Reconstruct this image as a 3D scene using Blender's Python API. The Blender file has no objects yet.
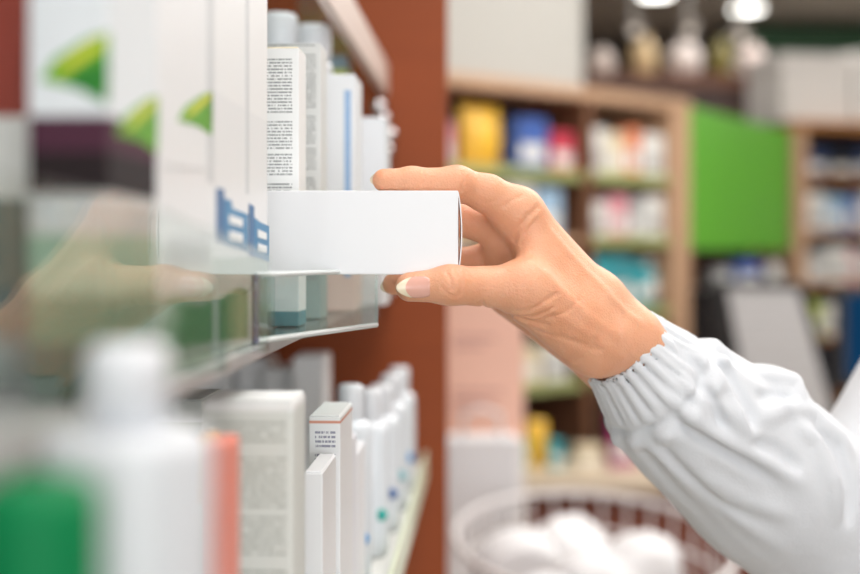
import bpy, bmesh, math, random
import numpy as np
from mathutils import Vector, Matrix
random.seed(7)
SC = bpy.context.scene
COL = SC.collection
F = 860 * 50.0 / 36.0            # focal length in pixels
CZ = 1.35                        # camera height
HY, HX = 250.0, 430.0            # horizon row, principal column
TH = math.atan(55.0 / F)         # the shelf run points this far to the right of the camera axis
ST, CT = math.sin(TH), math.cos(TH)

def W(t, s, h):                  # shelf frame: t across (aisle positive), s along, h above the camera
    return Vector((s * ST + t * CT, s * CT - t * ST, CZ + h))
def P(px, py, d):
    return Vector(((px - HX) / F * d, d, CZ + (HY - py) / F * d))
SHELF_ROT = -TH

# ------------------------------------------------------------------ materials
def lin(c):
    out = []
    for v in c[:3]:
        v = v / 255.0
        out.append(v / 12.92 if v <= 0.04045 else ((v + 0.055) / 1.055) ** 2.4)
    return (*out, 1.0)
_M = {}
def mat(name, rgb, rough=0.5, metal=0.0, coat=0.0, bump=0.0, bscale=200.0, var=0.04, spec=0.5, emit=0.0):
    if name in _M: return _M[name]
    m = bpy.data.materials.new(name); m.use_nodes = True
    nt = m.node_tree; b = nt.nodes['Principled BSDF']
    b.inputs['Roughness'].default_value = rough
    b.inputs['Metallic'].default_value = metal
    b.inputs['Coat Weight'].default_value = coat
    b.inputs['Specular IOR Level'].default_value = spec
    tc = nt.nodes.new('ShaderNodeTexCoord')
    nz = nt.nodes.new('ShaderNodeTexNoise'); nz.inputs['Scale'].default_value = bscale; nz.inputs['Detail'].default_value = 3
    nt.links.new(tc.outputs['Object'], nz.inputs['Vector'])
    mx = nt.nodes.new('ShaderNodeMix'); mx.data_type = 'RGBA'
    c = lin(rgb)
    mx.inputs['A'].default_value = tuple(v * (1 - var) for v in c[:3]) + (1,)
    mx.inputs['B'].default_value = tuple(min(1, v * (1 + var)) for v in c[:3]) + (1,)
    nt.links.new(nz.outputs['Fac'], mx.inputs['Factor'])
    nt.links.new(mx.outputs['Result'], b.inputs['Base Color'])
    if bump > 0:
        bp = nt.nodes.new('ShaderNodeBump'); bp.inputs['Strength'].default_value = bump; bp.inputs['Distance'].default_value = 0.001
        nt.links.new(nz.outputs['Fac'], bp.inputs['Height']); nt.links.new(bp.outputs['Normal'], b.inputs['Normal'])
    if emit > 0:
        b.inputs['Emission Color'].default_value = c; b.inputs['Emission Strength'].default_value = emit
    _M[name] = m
    return m

def banded(name, bands, rough=0.4, text=None):
    """printed carton: bands = [(z0, rgb), ...] from the bottom (object z, metres); text = (z0, z1, pitch, rgb, strength)"""
    if name in _M: return _M[name]
    m = bpy.data.materials.new(name); m.use_nodes = True
    nt = m.node_tree; b = nt.nodes['Principled BSDF']; b.inputs['Roughness'].default_value = rough
    N = nt.nodes.new; L = nt.links.new
    tc = N('ShaderNodeTexCoord'); sep = N('ShaderNodeSeparateXYZ'); L(tc.outputs['Object'], sep.inputs[0])
    cur = None
    for z0, rgb in bands:
        if cur is None:
            n = N('ShaderNodeRGB'); n.outputs[0].default_value = lin(rgb); cur = n.outputs[0]; continue
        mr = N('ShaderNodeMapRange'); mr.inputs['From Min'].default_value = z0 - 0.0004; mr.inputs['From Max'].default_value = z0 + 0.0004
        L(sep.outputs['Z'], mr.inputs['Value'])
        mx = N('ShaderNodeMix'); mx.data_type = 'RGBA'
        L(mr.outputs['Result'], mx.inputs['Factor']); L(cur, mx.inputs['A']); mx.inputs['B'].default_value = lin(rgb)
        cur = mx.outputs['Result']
    for tx in (text or []):
        z0, z1, pitch, rgb, stren, xs = tx
        def math_(op, a, bb=None):
            n = N('ShaderNodeMath'); n.operation = op
            for i, v in enumerate((a, bb)):
                if v is None: continue
                if hasattr(v, 'node'): L(v, n.inputs[i])
                else: n.inputs[i].default_value = v
            return n.outputs[0]
        row = math_('DIVIDE', sep.outputs['Z'], pitch)
        fr = math_('FRACT', row); fl = math_('FLOOR', row)
        stripe = math_('LESS_THAN', fr, 0.52)
        cmb = N('ShaderNodeCombineXYZ')
        hor = math_('ADD', sep.outputs['X'], sep.outputs['Y'])
        L(math_('MULTIPLY', hor, 1.0), cmb.inputs[0]); L(math_('MULTIPLY', fl, 7.31), cmb.inputs[1])
        nz = N('ShaderNodeTexNoise'); nz.inputs['Scale'].default_value = 1.0; nz.inputs['Detail'].default_value = 2
        vm = N('ShaderNodeVectorMath'); vm.operation = 'MULTIPLY'; L(cmb.outputs[0], vm.inputs[0]); vm.inputs[1].default_value = (1500, 1, 1)
        L(vm.outputs[0], nz.inputs['Vector'])
        word = math_('GREATER_THAN', nz.outputs['Fac'], 0.44)
        # paragraph gaps
        para = N('ShaderNodeTexNoise'); para.inputs['Scale'].default_value = 1.0; para.inputs['Detail'].default_value = 0
        cm2 = N('ShaderNodeCombineXYZ'); L(math_('MULTIPLY', fl, 0.37), cm2.inputs[1]); L(cm2.outputs[0], para.inputs['Vector'])
        pg = math_('GREATER_THAN', para.outputs['Fac'], 0.34)
        inr = math_('MULTIPLY', math_('GREATER_THAN', sep.outputs['Z'], z0), math_('LESS_THAN', sep.outputs['Z'], z1))
        inx = math_('MULTIPLY', math_('GREATER_THAN', sep.outputs['X'], xs[0]), math_('LESS_THAN', sep.outputs['X'], xs[1]))
        # only on the face that looks along -y of the carton
        geo = N('ShaderNodeNewGeometry'); 
        fy = math_('LESS_THAN', sep.outputs['Y'], xs[2])
        f = stripe
        for g in (word, pg, inr, inx, fy): f = math_('MULTIPLY', f, g)
        f = math_('MULTIPLY', f, stren)
        mx = N('ShaderNodeMix'); mx.data_type = 'RGBA'
        L(f, mx.inputs['Factor']); L(cur, mx.inputs['A']); mx.inputs['B'].default_value = lin(rgb)
        cur = mx.outputs['Result']
    L(cur, b.inputs['Base Color'])
    _M[name] = m
    return m

def wood(name, c1, c2, scale=(3, 3, 30), rough=0.45):
    if name in _M: return _M[name]
    m = bpy.data.materials.new(name); m.use_nodes = True
    nt = m.node_tree; b = nt.nodes['Principled BSDF']; b.inputs['Roughness'].default_value = rough
    tc = nt.nodes.new('ShaderNodeTexCoord'); mp = nt.nodes.new('ShaderNodeMapping'); mp.inputs['Scale'].default_value = scale
    nz = nt.nodes.new('ShaderNodeTexNoise'); nz.inputs['Scale'].default_value = 4; nz.inputs['Detail'].default_value = 5
    mx = nt.nodes.new('ShaderNodeMix'); mx.data_type = 'RGBA'
    mx.inputs['A'].default_value = lin(c1); mx.inputs['B'].default_value = lin(c2)
    L = nt.links.new
    L(tc.outputs['Object'], mp.inputs[0]); L(mp.outputs[0], nz.inputs['Vector']); L(nz.outputs['Fac'], mx.inputs['Factor']); L(mx.outputs['Result'], b.inputs['Base Color'])
    _M[name] = m
    return m

def clear(name, tint=(255, 255, 255), rough=0.0, ior=1.5, gain=1.0):
    """thin clear acrylic: straight-through transparency and Fresnel gloss on both faces"""
    if name in _M: return _M[name]
    m = bpy.data.materials.new(name); m.use_nodes = True
    nt = m.node_tree; nt.nodes.remove(nt.nodes['Principled BSDF'])
    out = nt.nodes['Material Output']; N = nt.nodes.new; L = nt.links.new
    geo = N('ShaderNodeNewGeometry'); mixi = N('ShaderNodeMix')
    mixi.inputs['A'].default_value = ior; mixi.inputs['B'].default_value = 1.0 / ior
    L(geo.outputs['Backfacing'], mixi.inputs['Factor'])
    fr = N('ShaderNodeFresnel'); L(mixi.outputs['Result'], fr.inputs['IOR'])
    mg = N('ShaderNodeMath'); mg.operation = 'MULTIPLY'; mg.inputs[1].default_value = gain; mg.use_clamp = True; L(fr.outputs[0], mg.inputs[0])
    tr = N('ShaderNodeBsdfTransparent'); tr.inputs[0].default_value = lin(tint)
    gl = N('ShaderNodeBsdfGlossy'); gl.inputs['Roughness'].default_value = rough
    ms = N('ShaderNodeMixShader'); L(mg.outputs[0], ms.inputs[0]); L(tr.outputs[0], ms.inputs[1]); L(gl.outputs[0], ms.inputs[2])
    L(ms.outputs[0], out.inputs[0])
    _M[name] = m
    return m

def emitter(name, rgb, strength):
    if name in _M: return _M[name]
    m = bpy.data.materials.new(name); m.use_nodes = True
    nt = m.node_tree; nt.nodes.remove(nt.nodes['Principled BSDF'])
    e = nt.nodes.new('ShaderNodeEmission'); e.inputs[0].default_value = lin(rgb); e.inputs[1].default_value = strength
    nt.links.new(e.outputs[0], nt.nodes['Material Output'].inputs[0])
    _M[name] = m
    return m

# ------------------------------------------------------------------ mesh helpers
def link(name, me, m=None, parent=None):
    o = bpy.data.objects.new(name, me); COL.objects.link(o)
    if m is not None:
        for q in (m if isinstance(m, (list, tuple)) else [m]): me.materials.append(q)
    if parent is not None: o.parent = parent
    return o
def bm_obj(name, bm, m, parent=None, smooth=False, loc=None, rz=0.0):
    bmesh.ops.recalc_face_normals(bm, faces=bm.faces[:])
    me = bpy.data.meshes.new(name); bm.to_mesh(me); bm.free()
    if smooth: me.polygons.foreach_set('use_smooth', [True] * len(me.polygons))
    o = link(name, me, m, parent)
    if loc is not None: o.location = loc
    if rz: o.rotation_euler = (0, 0, rz)
    return o
def box(bm, lo, hi, bev=0.0, seg=2, mi=0, M=None):
    lo, hi = Vector(lo), Vector(hi)
    r = bmesh.ops.create_cube(bm, size=1.0)
    vs = r['verts']; c = (lo + hi) / 2; s = hi - lo
    for v in vs: v.co = Vector((v.co.x * s.x, v.co.y * s.y, v.co.z * s.z)) + c
    if bev > 0:
        es = list({e for v in vs for e in v.link_edges})
        rr = bmesh.ops.bevel(bm, geom=es, offset=bev, segments=seg, affect='EDGES', profile=0.6)
        vs = list({v for f in rr['faces'] for v in f.verts} | {v for v in vs if v.is_valid})
    fs = {f for v in vs for f in v.link_faces}
    for f in fs: f.material_index = mi
    if M is not None:
        for v in vs: v.co = M @ v.co
    return vs
def lathe(bm, prof, n=32, c=(0, 0, 0), mi=0, sx=1.0, sy=1.0):
    rings = []
    for r, z in prof:
        rings.append([bm.verts.new((c[0] + sx * r * math.cos(2 * math.pi * i / n), c[1] + sy * r * math.sin(2 * math.pi * i / n), c[2] + z)) for i in range(n)])
    for a, b in zip(rings, rings[1:]):
        for i in range(n):
            f = bm.faces.new((a[i], a[(i + 1) % n], b[(i + 1) % n], b[i])); f.material_index = mi
    f = bm.faces.new(list(reversed(rings[0]))); f.material_index = mi
    f = bm.faces.new(rings[-1]); f.material_index = mi
def tube(bm, pts, r, n=8, closed=False, mi=0):
    pts = [Vector(p) for p in pts]; rings = []; k = len(pts); up0 = None
    for i, p in enumerate(pts):
        a = pts[i - 1] if (i > 0 or closed) else p
        b = pts[(i + 1) % k] if (i < k - 1 or closed) else p
        d = (b - a).normalized()
        if up0 is None: up0 = Vector((0, 0, 1)) if abs(d.z) < 0.9 else Vector((1, 0, 0))
        u = (up0 - d * up0.dot(d)).normalized(); up0 = u; v = d.cross(u)
        rr = r[i] if isinstance(r, (list, tuple)) else r
        rings.append([bm.verts.new(p + rr * (math.cos(2 * math.pi * j / n) * u + math.sin(2 * math.pi * j / n) * v)) for j in range(n)])
    rng = range(k) if closed else range(k - 1)
    for i in rng:
        a, b = rings[i], rings[(i + 1) % k]
        for j in range(n):
            f = bm.faces.new((a[j], a[(j + 1) % n], b[(j + 1) % n], b[j])); f.material_index = mi
    if not closed:
        bm.faces.new(list(reversed(rings[0]))).material_index = mi
        bm.faces.new(rings[-1]).material_index = mi
def poly_prism(bm, pts, nrm, th, mi=0):
    """extrude a planar outline (3D points) by th along nrm"""
    nrm = Vector(nrm).normalized()
    a = [bm.verts.new(Vector(p)) for p in pts]; b = [bm.verts.new(Vector(p) + nrm * th) for p in pts]
    bm.faces.new(list(reversed(a))).material_index = mi; bm.faces.new(b).material_index = mi
    for i in range(len(a)):
        j = (i + 1) % len(a)
        bm.faces.new((a[i], a[j], b[j], b[i])).material_index = mi
def tag(o, label, cat, group=None, kind=None):
    o['label'] = label; o['category'] = cat
    if group: o['group'] = group
    if kind: o['kind'] = kind
    return o
def thing(name, label, cat, loc=(0, 0, 0), rz=0.0, group=None):
    o = bpy.data.objects.new(name, None); COL.objects.link(o); o.empty_display_size = 0.02
    o.location = loc; o.rotation_euler = (0, 0, rz)
    return tag(o, label, cat, group)
def struct(name, bm, m, smooth=False):
    o = bm_obj(name, bm, m, None, smooth); o['kind'] = 'structure'; return o

# ------------------------------------------------------------------ room shell
M_wall = mat('warm_taupe_wall', (150, 138, 128), 0.8)
M_ceil = mat('ceiling_taupe', (222, 212, 200), 0.85)
M_floor = mat('beige_vinyl_floor', (176, 160, 142), 0.35, var=0.06, bscale=6)
X0, X1, Y0, Y1, ZC = -0.62, 5.2, -3.0, 8.2, CZ + 1.25
bm = bmesh.new(); box(bm, (X0 - .15, Y0 - .15, -.1), (X1 + .15, Y1 + .15, 0)); struct('floor', bm, M_floor)
bm = bmesh.new(); box(bm, (X0 - .15, Y0 - .15, ZC), (X1 + .15, Y1 + .15, ZC + .1)); struct('ceiling', bm, M_ceil)
bm = bmesh.new(); box(bm, (X0 - .15, Y0, 0), (X0, Y1, ZC)); struct('wall_left', bm, M_wall)
bm = bmesh.new(); box(bm, (X1, Y0, 0), (X1 + .15, Y1, ZC)); struct('wall_right', bm, M_wall)
bm = bmesh.new(); box(bm, (X0 - .15, Y1, 0), (X1 + .15, Y1 + .15, ZC)); struct('wall_back', bm, M_wall)
# unseen shop front behind the camera: one big window added to let light in
bm = bmesh.new()
box(bm, (X0 - .15, Y0 - .15, 0), (X1 + .15, Y0, .35)); box(bm, (X0 - .15, Y0 - .15, 2.45), (X1 + .15, Y0, ZC))
box(bm, (X0 - .15, Y0 - .15, .35), (X0 + .15, Y0, 2.45)); box(bm, (X1 - .4, Y0 - .15, .35), (X1 + .15, Y0, 2.45))
struct('wall_front', bm, M_wall)
bm = bmesh.new()
for x in (X0 + .15, 1.1, 2.9, X1 - .46): box(bm, (x, Y0 - .1, .35), (x + .06, Y0 - .04, 2.45))
box(bm, (X0 + .15, Y0 - .1, .35), (X1 - .4, Y0 - .04, .41)); box(bm, (X0 + .15, Y0 - .1, 2.39), (X1 - .4, Y0 - .04, 2.45))
wn = struct('window_1', bm, mat('window_frame_white', (225, 225, 222), .4))

# ------------------------------------------------------------------ shelf unit the hand reaches into
M_brown = wood('red_brown_wood', (134, 56, 0), (148, 66, 6), (2, 2, 14), .6)
M_rail = mat('pale_shelf_edge', (226, 208, 198), .4)
M_lam = mat('grey_laminate_shelf', (176, 172, 172), .35)
M_lam2 = mat('white_laminate_shelf', (222, 222, 218), .35)
M_back = mat('grey_shelf_back', (206, 206, 204), .6)
UP, MID, LOW = 0.1685, -0.037, -0.205
S_END, S_BEG = 1.15, -0.75
M_acr = clear('clear_acrylic', (250, 253, 251), 0.012, 1.52, .8)
M_acr2 = clear('clear_tray_plastic', (246, 251, 250), 0.03, 1.45, .7)
shelf = thing('shelf_unit', 'tall red-brown wooden wall shelving whose end panel rises behind the hand', 'shelving', W(0, 0, -CZ), SHELF_ROT)
def sbox(name, t0, t1, s0, s1, h0, h1, m, parent=shelf, bev=0.0008):
    bm = bmesh.new(); box(bm, (t0, s0, h0 + CZ), (t1, s1, h1 + CZ), bev); return bm_obj(name, bm, m, parent)
sbox('end_panel', -.44, -.0366, S_END, S_END + .022, -CZ, .85, M_brown)
sbox('upright', -.44, -.40, S_BEG - .022, S_BEG, -CZ, .85, M_brown); sbox('upright', -.15, -.12, S_BEG - .022, S_BEG, -CZ, .85, M_brown)
sbox('back_panel', -.44, -.425, S_BEG, S_END, -CZ + .06, .85, M_back)
sbox('plinth', -.425, -.08, S_BEG, S_END, -CZ, -CZ + .1, M_brown)
sbox('top_board', -.425, -.06, S_BEG, S_END, .83, .85, M_brown)
for k, (h, X, m, th, rail) in enumerate(((UP, .1, M_acr2, .006, 1), (.5, .1, M_lam2, .016, 1), (MID, .0865, M_lam, .005, 0), (LOW, .058, M_lam2, .014, 0), (-.55, .058, M_lam2, .014, 0), (-.9, .058, M_lam2, .014, 0))):
    b = sbox('shelf_board', -.425, -X, S_BEG, S_END - .0005, h - th, h, m)
    if rail: sbox('edge_rail', -X, -X + .007, S_BEG, S_END - .001, h - .020, h + .010, M_rail, b)
    elif th > .01: sbox('edge_strip', -X, -X + .003, .28, S_END - .001, h - th, h + .012, mat('pale_green_ticket_strip', (214, 222, 196), .3), b)
M_chr = mat('chrome', (225, 225, 228), .12, 1.0)
for i, (px, py) in enumerate(((383, 118), (389, 134), (386, 150), (378, 106))):  # chrome knobs added to catch the light as small glints
    s = 1.10 - .012 * i
    bm = bmesh.new(); bmesh.ops.create_icosphere(bm, subdivisions=3, radius=.0065)
    for v in bm.verts: v.co += Vector((( px - 485) * s / F, s, CZ + (HY - py) * s / F))
    tube(bm, [((px - 485) * s / F, s, CZ + (HY - py) * s / F), ((px - 485) * s / F, S_END + .001, CZ + (HY - py) * s / F)], .003, 8)
    bm_obj('glint_knob', bm, M_chr, shelf, True)

# clear guard along the shelf front (mirrors the hand)
guard = thing('shelf_guard', 'clear upright plastic guard on the shelf front mirroring the reaching hand', 'shelf guard', W(-.08, .3, MID + .0003), SHELF_ROT)
bm = bmesh.new(); poly_prism(bm, [Vector((-.001, y, z)) for y, z in ((-.62, .006), (.138, .006), (.138, .034), (.128, .0362), (-.03, .0478), (-.62, .0485))], (1, 0, 0), .002); bm_obj('pane', bm, M_acr, guard)
for s in (-.45, -.2, .06, .13):
    bm = bmesh.new(); box(bm, (-.0095, s - .004, 0), (.0008, s + .004, .0018)); box(bm, (-.001, s - .004, .0), (.001, s + .004, .0082)); bm_obj('foot', bm, M_acr2, guard)

# ------------------------------------------------------------------ cartons
def carton(name, label, cat, t0, t1, s0, s1, hb, ht, m, group=None, rz=0.0, flap=True, bev=0.0006, mflap=None):
    c = W((t0 + t1) / 2, (s0 + s1) / 2, hb + (.001 if cat == 'carton' and -.13 < t0 and s0 >= .55 and s1 < .8 and hb == MID else .0003))
    o = thing(name, label, cat, c, SHELF_ROT + rz, group)
    w, d, h = t1 - t0, s1 - s0, ht - hb
    bm = bmesh.new(); box(bm, (-w / 2, -d / 2, 0), (w / 2, d / 2, h - .0007), bev)
    bm_obj('body', bm, m, o)
    if flap:
        bm = bmesh.new(); box(bm, (-w / 2 + .0005, -d / 2 + .0004, h - .0007), (w / 2 - .0005, d / 2 - .0008, h), .0003, 1)
        bm_obj('top_flap', bm, mflap or m, o)
    return o
WHT = (236, 238, 240)
TXT = (120, 124, 124)
FRONT = -.0905
# tea carton with leaf prints, at the left edge of the picture
h = .075 - MID
def Z(py, s): return (HY - py) * s / F - MID           # height above the middle shelf of an image row at depth s
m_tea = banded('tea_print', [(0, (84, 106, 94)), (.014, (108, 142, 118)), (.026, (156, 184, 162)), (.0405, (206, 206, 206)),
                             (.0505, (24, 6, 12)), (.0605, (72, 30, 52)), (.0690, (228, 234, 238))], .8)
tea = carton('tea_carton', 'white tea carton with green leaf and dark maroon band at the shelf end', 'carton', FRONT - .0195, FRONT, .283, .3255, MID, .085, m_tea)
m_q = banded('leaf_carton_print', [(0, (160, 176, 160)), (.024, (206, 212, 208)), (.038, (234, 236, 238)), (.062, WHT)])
q = carton('leaf_carton', 'white carton with a small green leaf between tea carton and blue-reflection carton', 'carton', FRONT - .03, FRONT, .3265, .394, MID, .1, m_q)
m_p = banded('blue_reflection_carton', [(0, (190, 202, 196)), (.034, (232, 234, 236)), (.09, (238, 240, 241))])
p_ = carton('blue_reflection_carton', 'tall white carton with painted blue reflection behind the clear guard', 'carton', FRONT - .04, FRONT, .395, .494, MID, .118, m_p)
M_leafA = mat('leaf_green', (96, 168, 40), .4); M_leafB = mat('leaf_yellow_green', (206, 210, 56), .4); M_leafC = mat('leaf_deep_green', (40, 128, 40), .4)
M_blue = mat('reflected_blue', (20, 122, 172), .4); M_blueD = mat('reflected_mid_blue', (0, 92, 148), .4); M_wp = mat('reflected_white', (236, 240, 242), .4)
M_gp = mat('print_green', (76, 136, 88), .4)
def leaf_pts(c, u, v, L_, w_, n=14):
    pts = []
    for i in range(n + 1):
        a = i / n; pts.append(c + u * (a - .5) * L_ + v * w_ * math.sin(math.pi * a) ** .8 * (1 - .3 * a))
    for i in range(n - 1, 0, -1):
        a = i / n; pts.append(c + u * (a - .5) * L_ - v * w_ * math.sin(math.pi * a) ** .8 * (1 - .3 * a))
    return pts
def aisle_pt(px, py, t=FRONT):                          # point of the carton fronts under an image position
    s = -t * F / (485 - px); return Vector((t, s, (HY - py) * s / F))
def local(o, v): return o.matrix_world.inverted() @ W(*v)
bpy.context.view_layer.update()
def decal(parent, name, outlines_mats, nrm, off=.0):
    bm = bmesh.new(); mats = []
    for k, (pts, m) in enumerate(outlines_mats):
        if m not in mats: mats.append(m)
        poly_prism(bm, [local(parent, p) + Vector(nrm) * (off + .00008 * k) for p in pts], nrm, .00012, mats.index(m))
    return bm_obj(name, bm, mats, parent)
# leaf on the near face and on the aisle face of the tea carton
def near_pt(px, py, s): return Vector(((px - 485) * s / F, s, (HY - py) * s / F))
def shape(f, pts, *a): return [f(x, y, *a) for x, y in pts]
LEAF = [(-.1, .66), (.12, .36), (.42, .2), (.7, .06), (1, 0), (1, .5), (.98, 1), (.82, .94), (.62, .82), (.4, .76), (.2, .72)]
LEAF2 = [(.28, .70), (.5, .52), (.75, .45), (1, .3), (1, .62), (.98, 1), (.82, .94), (.6, .82)]
LEAF3 = [(.1, .58), (.42, .3), (.8, .08), (.96, .04), (.9, .2), (.6, .4), (.3, .56)]
def scaled(sh, x0, y0, x1, y1): return [(x0 + a * (x1 - x0), y0 + b * (y1 - y0)) for a, b in sh]
decal(tea, 'leaf_print', [(shape(near_pt, scaled(L_, 40, 30, 104, 102), .283), m) for L_, m in ((LEAF, M_leafA), (LEAF2, M_leafC), (LEAF3, M_leafB))], (0, -1, 0))
decal(tea, 'leaf_print', [(shape(aisle_pt, scaled(L_, 116, 94, 154, 152)), m) for L_, m in ((LEAF, M_leafA), (LEAF3, M_leafB))], (1, 0, 0))
decal(q, 'leaf_print', [(shape(aisle_pt, scaled(L_, 178, 90, 210, 134)), m) for L_, m in ((LEAF, M_leafA), (LEAF3, M_leafB))], (1, 0, 0))
decal(q, 'green_print', [(shape(aisle_pt, [(158, 320), (170, 300), (196, 306), (211, 300), (211, 342), (158, 352)]), M_gp)], (1, 0, 0))
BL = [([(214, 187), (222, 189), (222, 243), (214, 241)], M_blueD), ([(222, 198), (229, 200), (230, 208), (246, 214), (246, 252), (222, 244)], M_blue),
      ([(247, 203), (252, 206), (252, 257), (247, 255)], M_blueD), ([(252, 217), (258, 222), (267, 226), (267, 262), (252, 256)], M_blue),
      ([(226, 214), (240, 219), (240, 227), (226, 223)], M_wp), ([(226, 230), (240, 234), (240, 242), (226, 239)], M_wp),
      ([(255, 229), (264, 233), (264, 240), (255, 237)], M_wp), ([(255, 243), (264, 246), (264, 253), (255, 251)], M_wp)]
decal(q, 'print_or_reflection_line', [(shape(aisle_pt, [(162, y), (206, y - 2), (206, y - .4), (162, y + 1.6)]), mat('reflected_text_grey', (176, 180, 184), .4)) for y in (238, 243, 248, 253, 258, 263)], (1, 0, 0))  # held box's text as mirrored in the guard, painted on as lines
M_crease = mat('print_edge_grey', (206, 210, 213), .4)
decal(q, 'edge_print', [(shape(aisle_pt, [(205, -25), (211, -25), (211, 184), (205, 180)]), M_crease), (shape(aisle_pt, [(160, 164), (204, 168), (204, 170), (160, 166)]), M_crease)], (1, 0, 0))
decal(p_, 'edge_print', [(shape(aisle_pt, [(244, -25), (247, -25), (247, 194), (244, 193)]), M_crease)], (1, 0, 0))
decal(p_, 'blue_reflection', [(shape(aisle_pt, a), m) for a, m in BL], (1, 0, 0))  # held box's mirrored blue lettering, a reflection painted onto this carton
decal(p_, 'green_print', [(shape(aisle_pt, [(216, 300), (236, 288), (246, 290), (246, 338), (216, 342)]), M_gp)], (1, 0, 0))
# rust box at the very left, deeper in the shelf
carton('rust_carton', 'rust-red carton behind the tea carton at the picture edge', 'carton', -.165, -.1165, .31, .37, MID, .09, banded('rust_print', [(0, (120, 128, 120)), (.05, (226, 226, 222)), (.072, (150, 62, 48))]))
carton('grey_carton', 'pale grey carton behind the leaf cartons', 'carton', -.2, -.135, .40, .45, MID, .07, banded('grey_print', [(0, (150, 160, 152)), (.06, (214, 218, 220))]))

# text cartons beyond the guard, in the clear tray
tt = [(.052, .127, .00155, (112, 118, 120), .8, (-.0165, .0145, -.008))]
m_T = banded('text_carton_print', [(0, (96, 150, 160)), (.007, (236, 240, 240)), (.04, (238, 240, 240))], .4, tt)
T = carton('text_carton', 'white medicine carton with paragraphs of small print above the held box', 'carton', -.123, -.0877, .56, .583, MID, .095, m_T, mflap=mat('cream_flap', (232, 222, 196), .5))
tu = [(.02, .148, .0017, (128, 132, 132), .8, (-.014, .0155, -.009))]
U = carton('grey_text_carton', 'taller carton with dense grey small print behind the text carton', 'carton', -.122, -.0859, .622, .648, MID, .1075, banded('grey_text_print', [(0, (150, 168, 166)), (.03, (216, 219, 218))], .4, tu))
V = carton('blue_striped_carton', 'white carton with pale blue stripe, third in the clear tray', 'carton', -.124, -.0762, .70, .738, MID, .1026, banded('blue_stripe_print', [(0, (226, 200, 192)), (.04, (232, 236, 240))]))
bpy.context.view_layer.update()
bm = bmesh.new(); box(bm, (.0175, -.0192, .02), (.0212, -.0189, .13)); bm_obj('blue_stripe', bm, mat('pale_blue_print', (150, 184, 222), .4), V)
carton('slim_carton', 'slim white carton just beyond the far end of the clear tray', 'carton', -.105, -.066, .79, .83, MID, .088, banded('slim_print', [(0, (216, 214, 214)), (.05, (226, 230, 234))]))
carton('blue_grey_carton', 'blue-grey carton near the brown end panel on the middle shelf', 'carton', -.13, -.078, .90, .95, MID, .08, banded('bluegrey_print', [(0, (190, 196, 202)), (.06, (170, 184, 200))]))
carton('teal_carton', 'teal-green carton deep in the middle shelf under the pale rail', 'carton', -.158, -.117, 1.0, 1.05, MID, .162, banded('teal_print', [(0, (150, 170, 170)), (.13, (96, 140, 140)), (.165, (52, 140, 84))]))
carton('lime_carton', 'dark carton with lime band deep beside the white bottle', 'carton', -.128, -.108, .93, .96, MID, .152, banded('lime_print', [(0, (110, 116, 122)), (.150, (110, 116, 122)), (.166, (176, 184, 84)), (.178, (120, 140, 150))]))

def bottle(name, label, cat, t, s, hb, prof, cap, m, mc, group=None, n=36, neck=None):
    o = thing(name, label, cat, W(t, s, hb + .0003), SHELF_ROT, group)
    bm = bmesh.new(); lathe(bm, prof, n); bm_obj('body', bm, m, o, True)
    bm = bmesh.new(); lathe(bm, cap, n); bm_obj('cap', bm, mc, o, True)
    return o
M_pw = mat('white_plastic', (216, 220, 225), .3, coat=.2); M_pw2 = mat('white_cap_plastic', (224, 227, 232), .28, coat=.2)
def bprof(R, H, rn):                                     # rounded bottle body profile
    return [(R * .82, 0), (R * .97, .003), (R, .008), (R, H - .011), (R * .985, H - .006), (R * .9, H - .0022), (R * .72, H - .0004), (rn, H)]
def cprof(R, z0, z1):
    return [(R * .96, z0), (R, z0 + .001), (R, z1 - .005), (R * .95, z1 - .002), (R * .82, z1 - .0004), (R * .5, z1)]
bottle('white_bottle', 'white plastic bottle standing behind the text cartons on the middle shelf', 'bottle', -.132, .76, MID, bprof(.022, .165, .012), cprof(.0125, .164, .188), M_pw, M_pw2)
bottle('white_jar', 'small white jar on the middle shelf beyond the grey text carton', 'jar', -.116, .80, MID, bprof(.0135, .165, .010), cprof(.0128, .1655, .188), M_pw, M_pw2)

# clear tray that holds the text cartons
tray = thing('clear_tray', 'shallow clear plastic tray holding the text cartons below the held box', 'tray', W(0, 0, MID + .0003), SHELF_ROT)
A_, B_ = Vector((-.0892, .462)), Vector((-.0515, .565)); C_, D_ = Vector((-.069, .775)), Vector((-.128, .775)); E_, G_ = Vector((-.128, .50)), Vector((-.0892, .50))
def wall2(bm, a, b, h0, h1, th=.0016):
    d = (b - a).normalized(); n = Vector((d.y, -d.x)) * th / 2
    q_ = [a + n, b + n, b - n, a - n]
    poly_prism(bm, [Vector((x.x, x.y, h0)) for x in q_], (0, 0, 1), h1 - h0)
bm = bmesh.new(); wall2(bm, A_, B_, 0, .027); bm_obj('front_wall', bm, M_acr2, tray)
bm = bmesh.new(); wall2(bm, B_, C_, 0, .027); bm_obj('side_wall', bm, M_acr2, tray)
bm = bmesh.new(); wall2(bm, G_, A_, 0, .027); bm_obj('side_wall', bm, M_acr2, tray)
bm = bmesh.new(); poly_prism(bm, [Vector((x.x, x.y, -.0)) for x in (A_, B_, C_, D_, E_, G_)], (0, 0, 1), .0006); bm_obj('base', bm, M_acr2, tray)
bm = bmesh.new(); tube(bm, [(A_.x, A_.y, .027), (B_.x, B_.y, .027)], .0011, 8); bm_obj('rim', bm, mat('frosted_rim', (224, 230, 230), .2), tray)
bm = bmesh.new(); tube(bm, [(A_.x, A_.y, .0005), (A_.x, A_.y, .027)], .0013, 8); bm_obj('corner_edge', bm, mat('tray_edge_blue_grey', (92, 92, 116), .3), tray)
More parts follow.
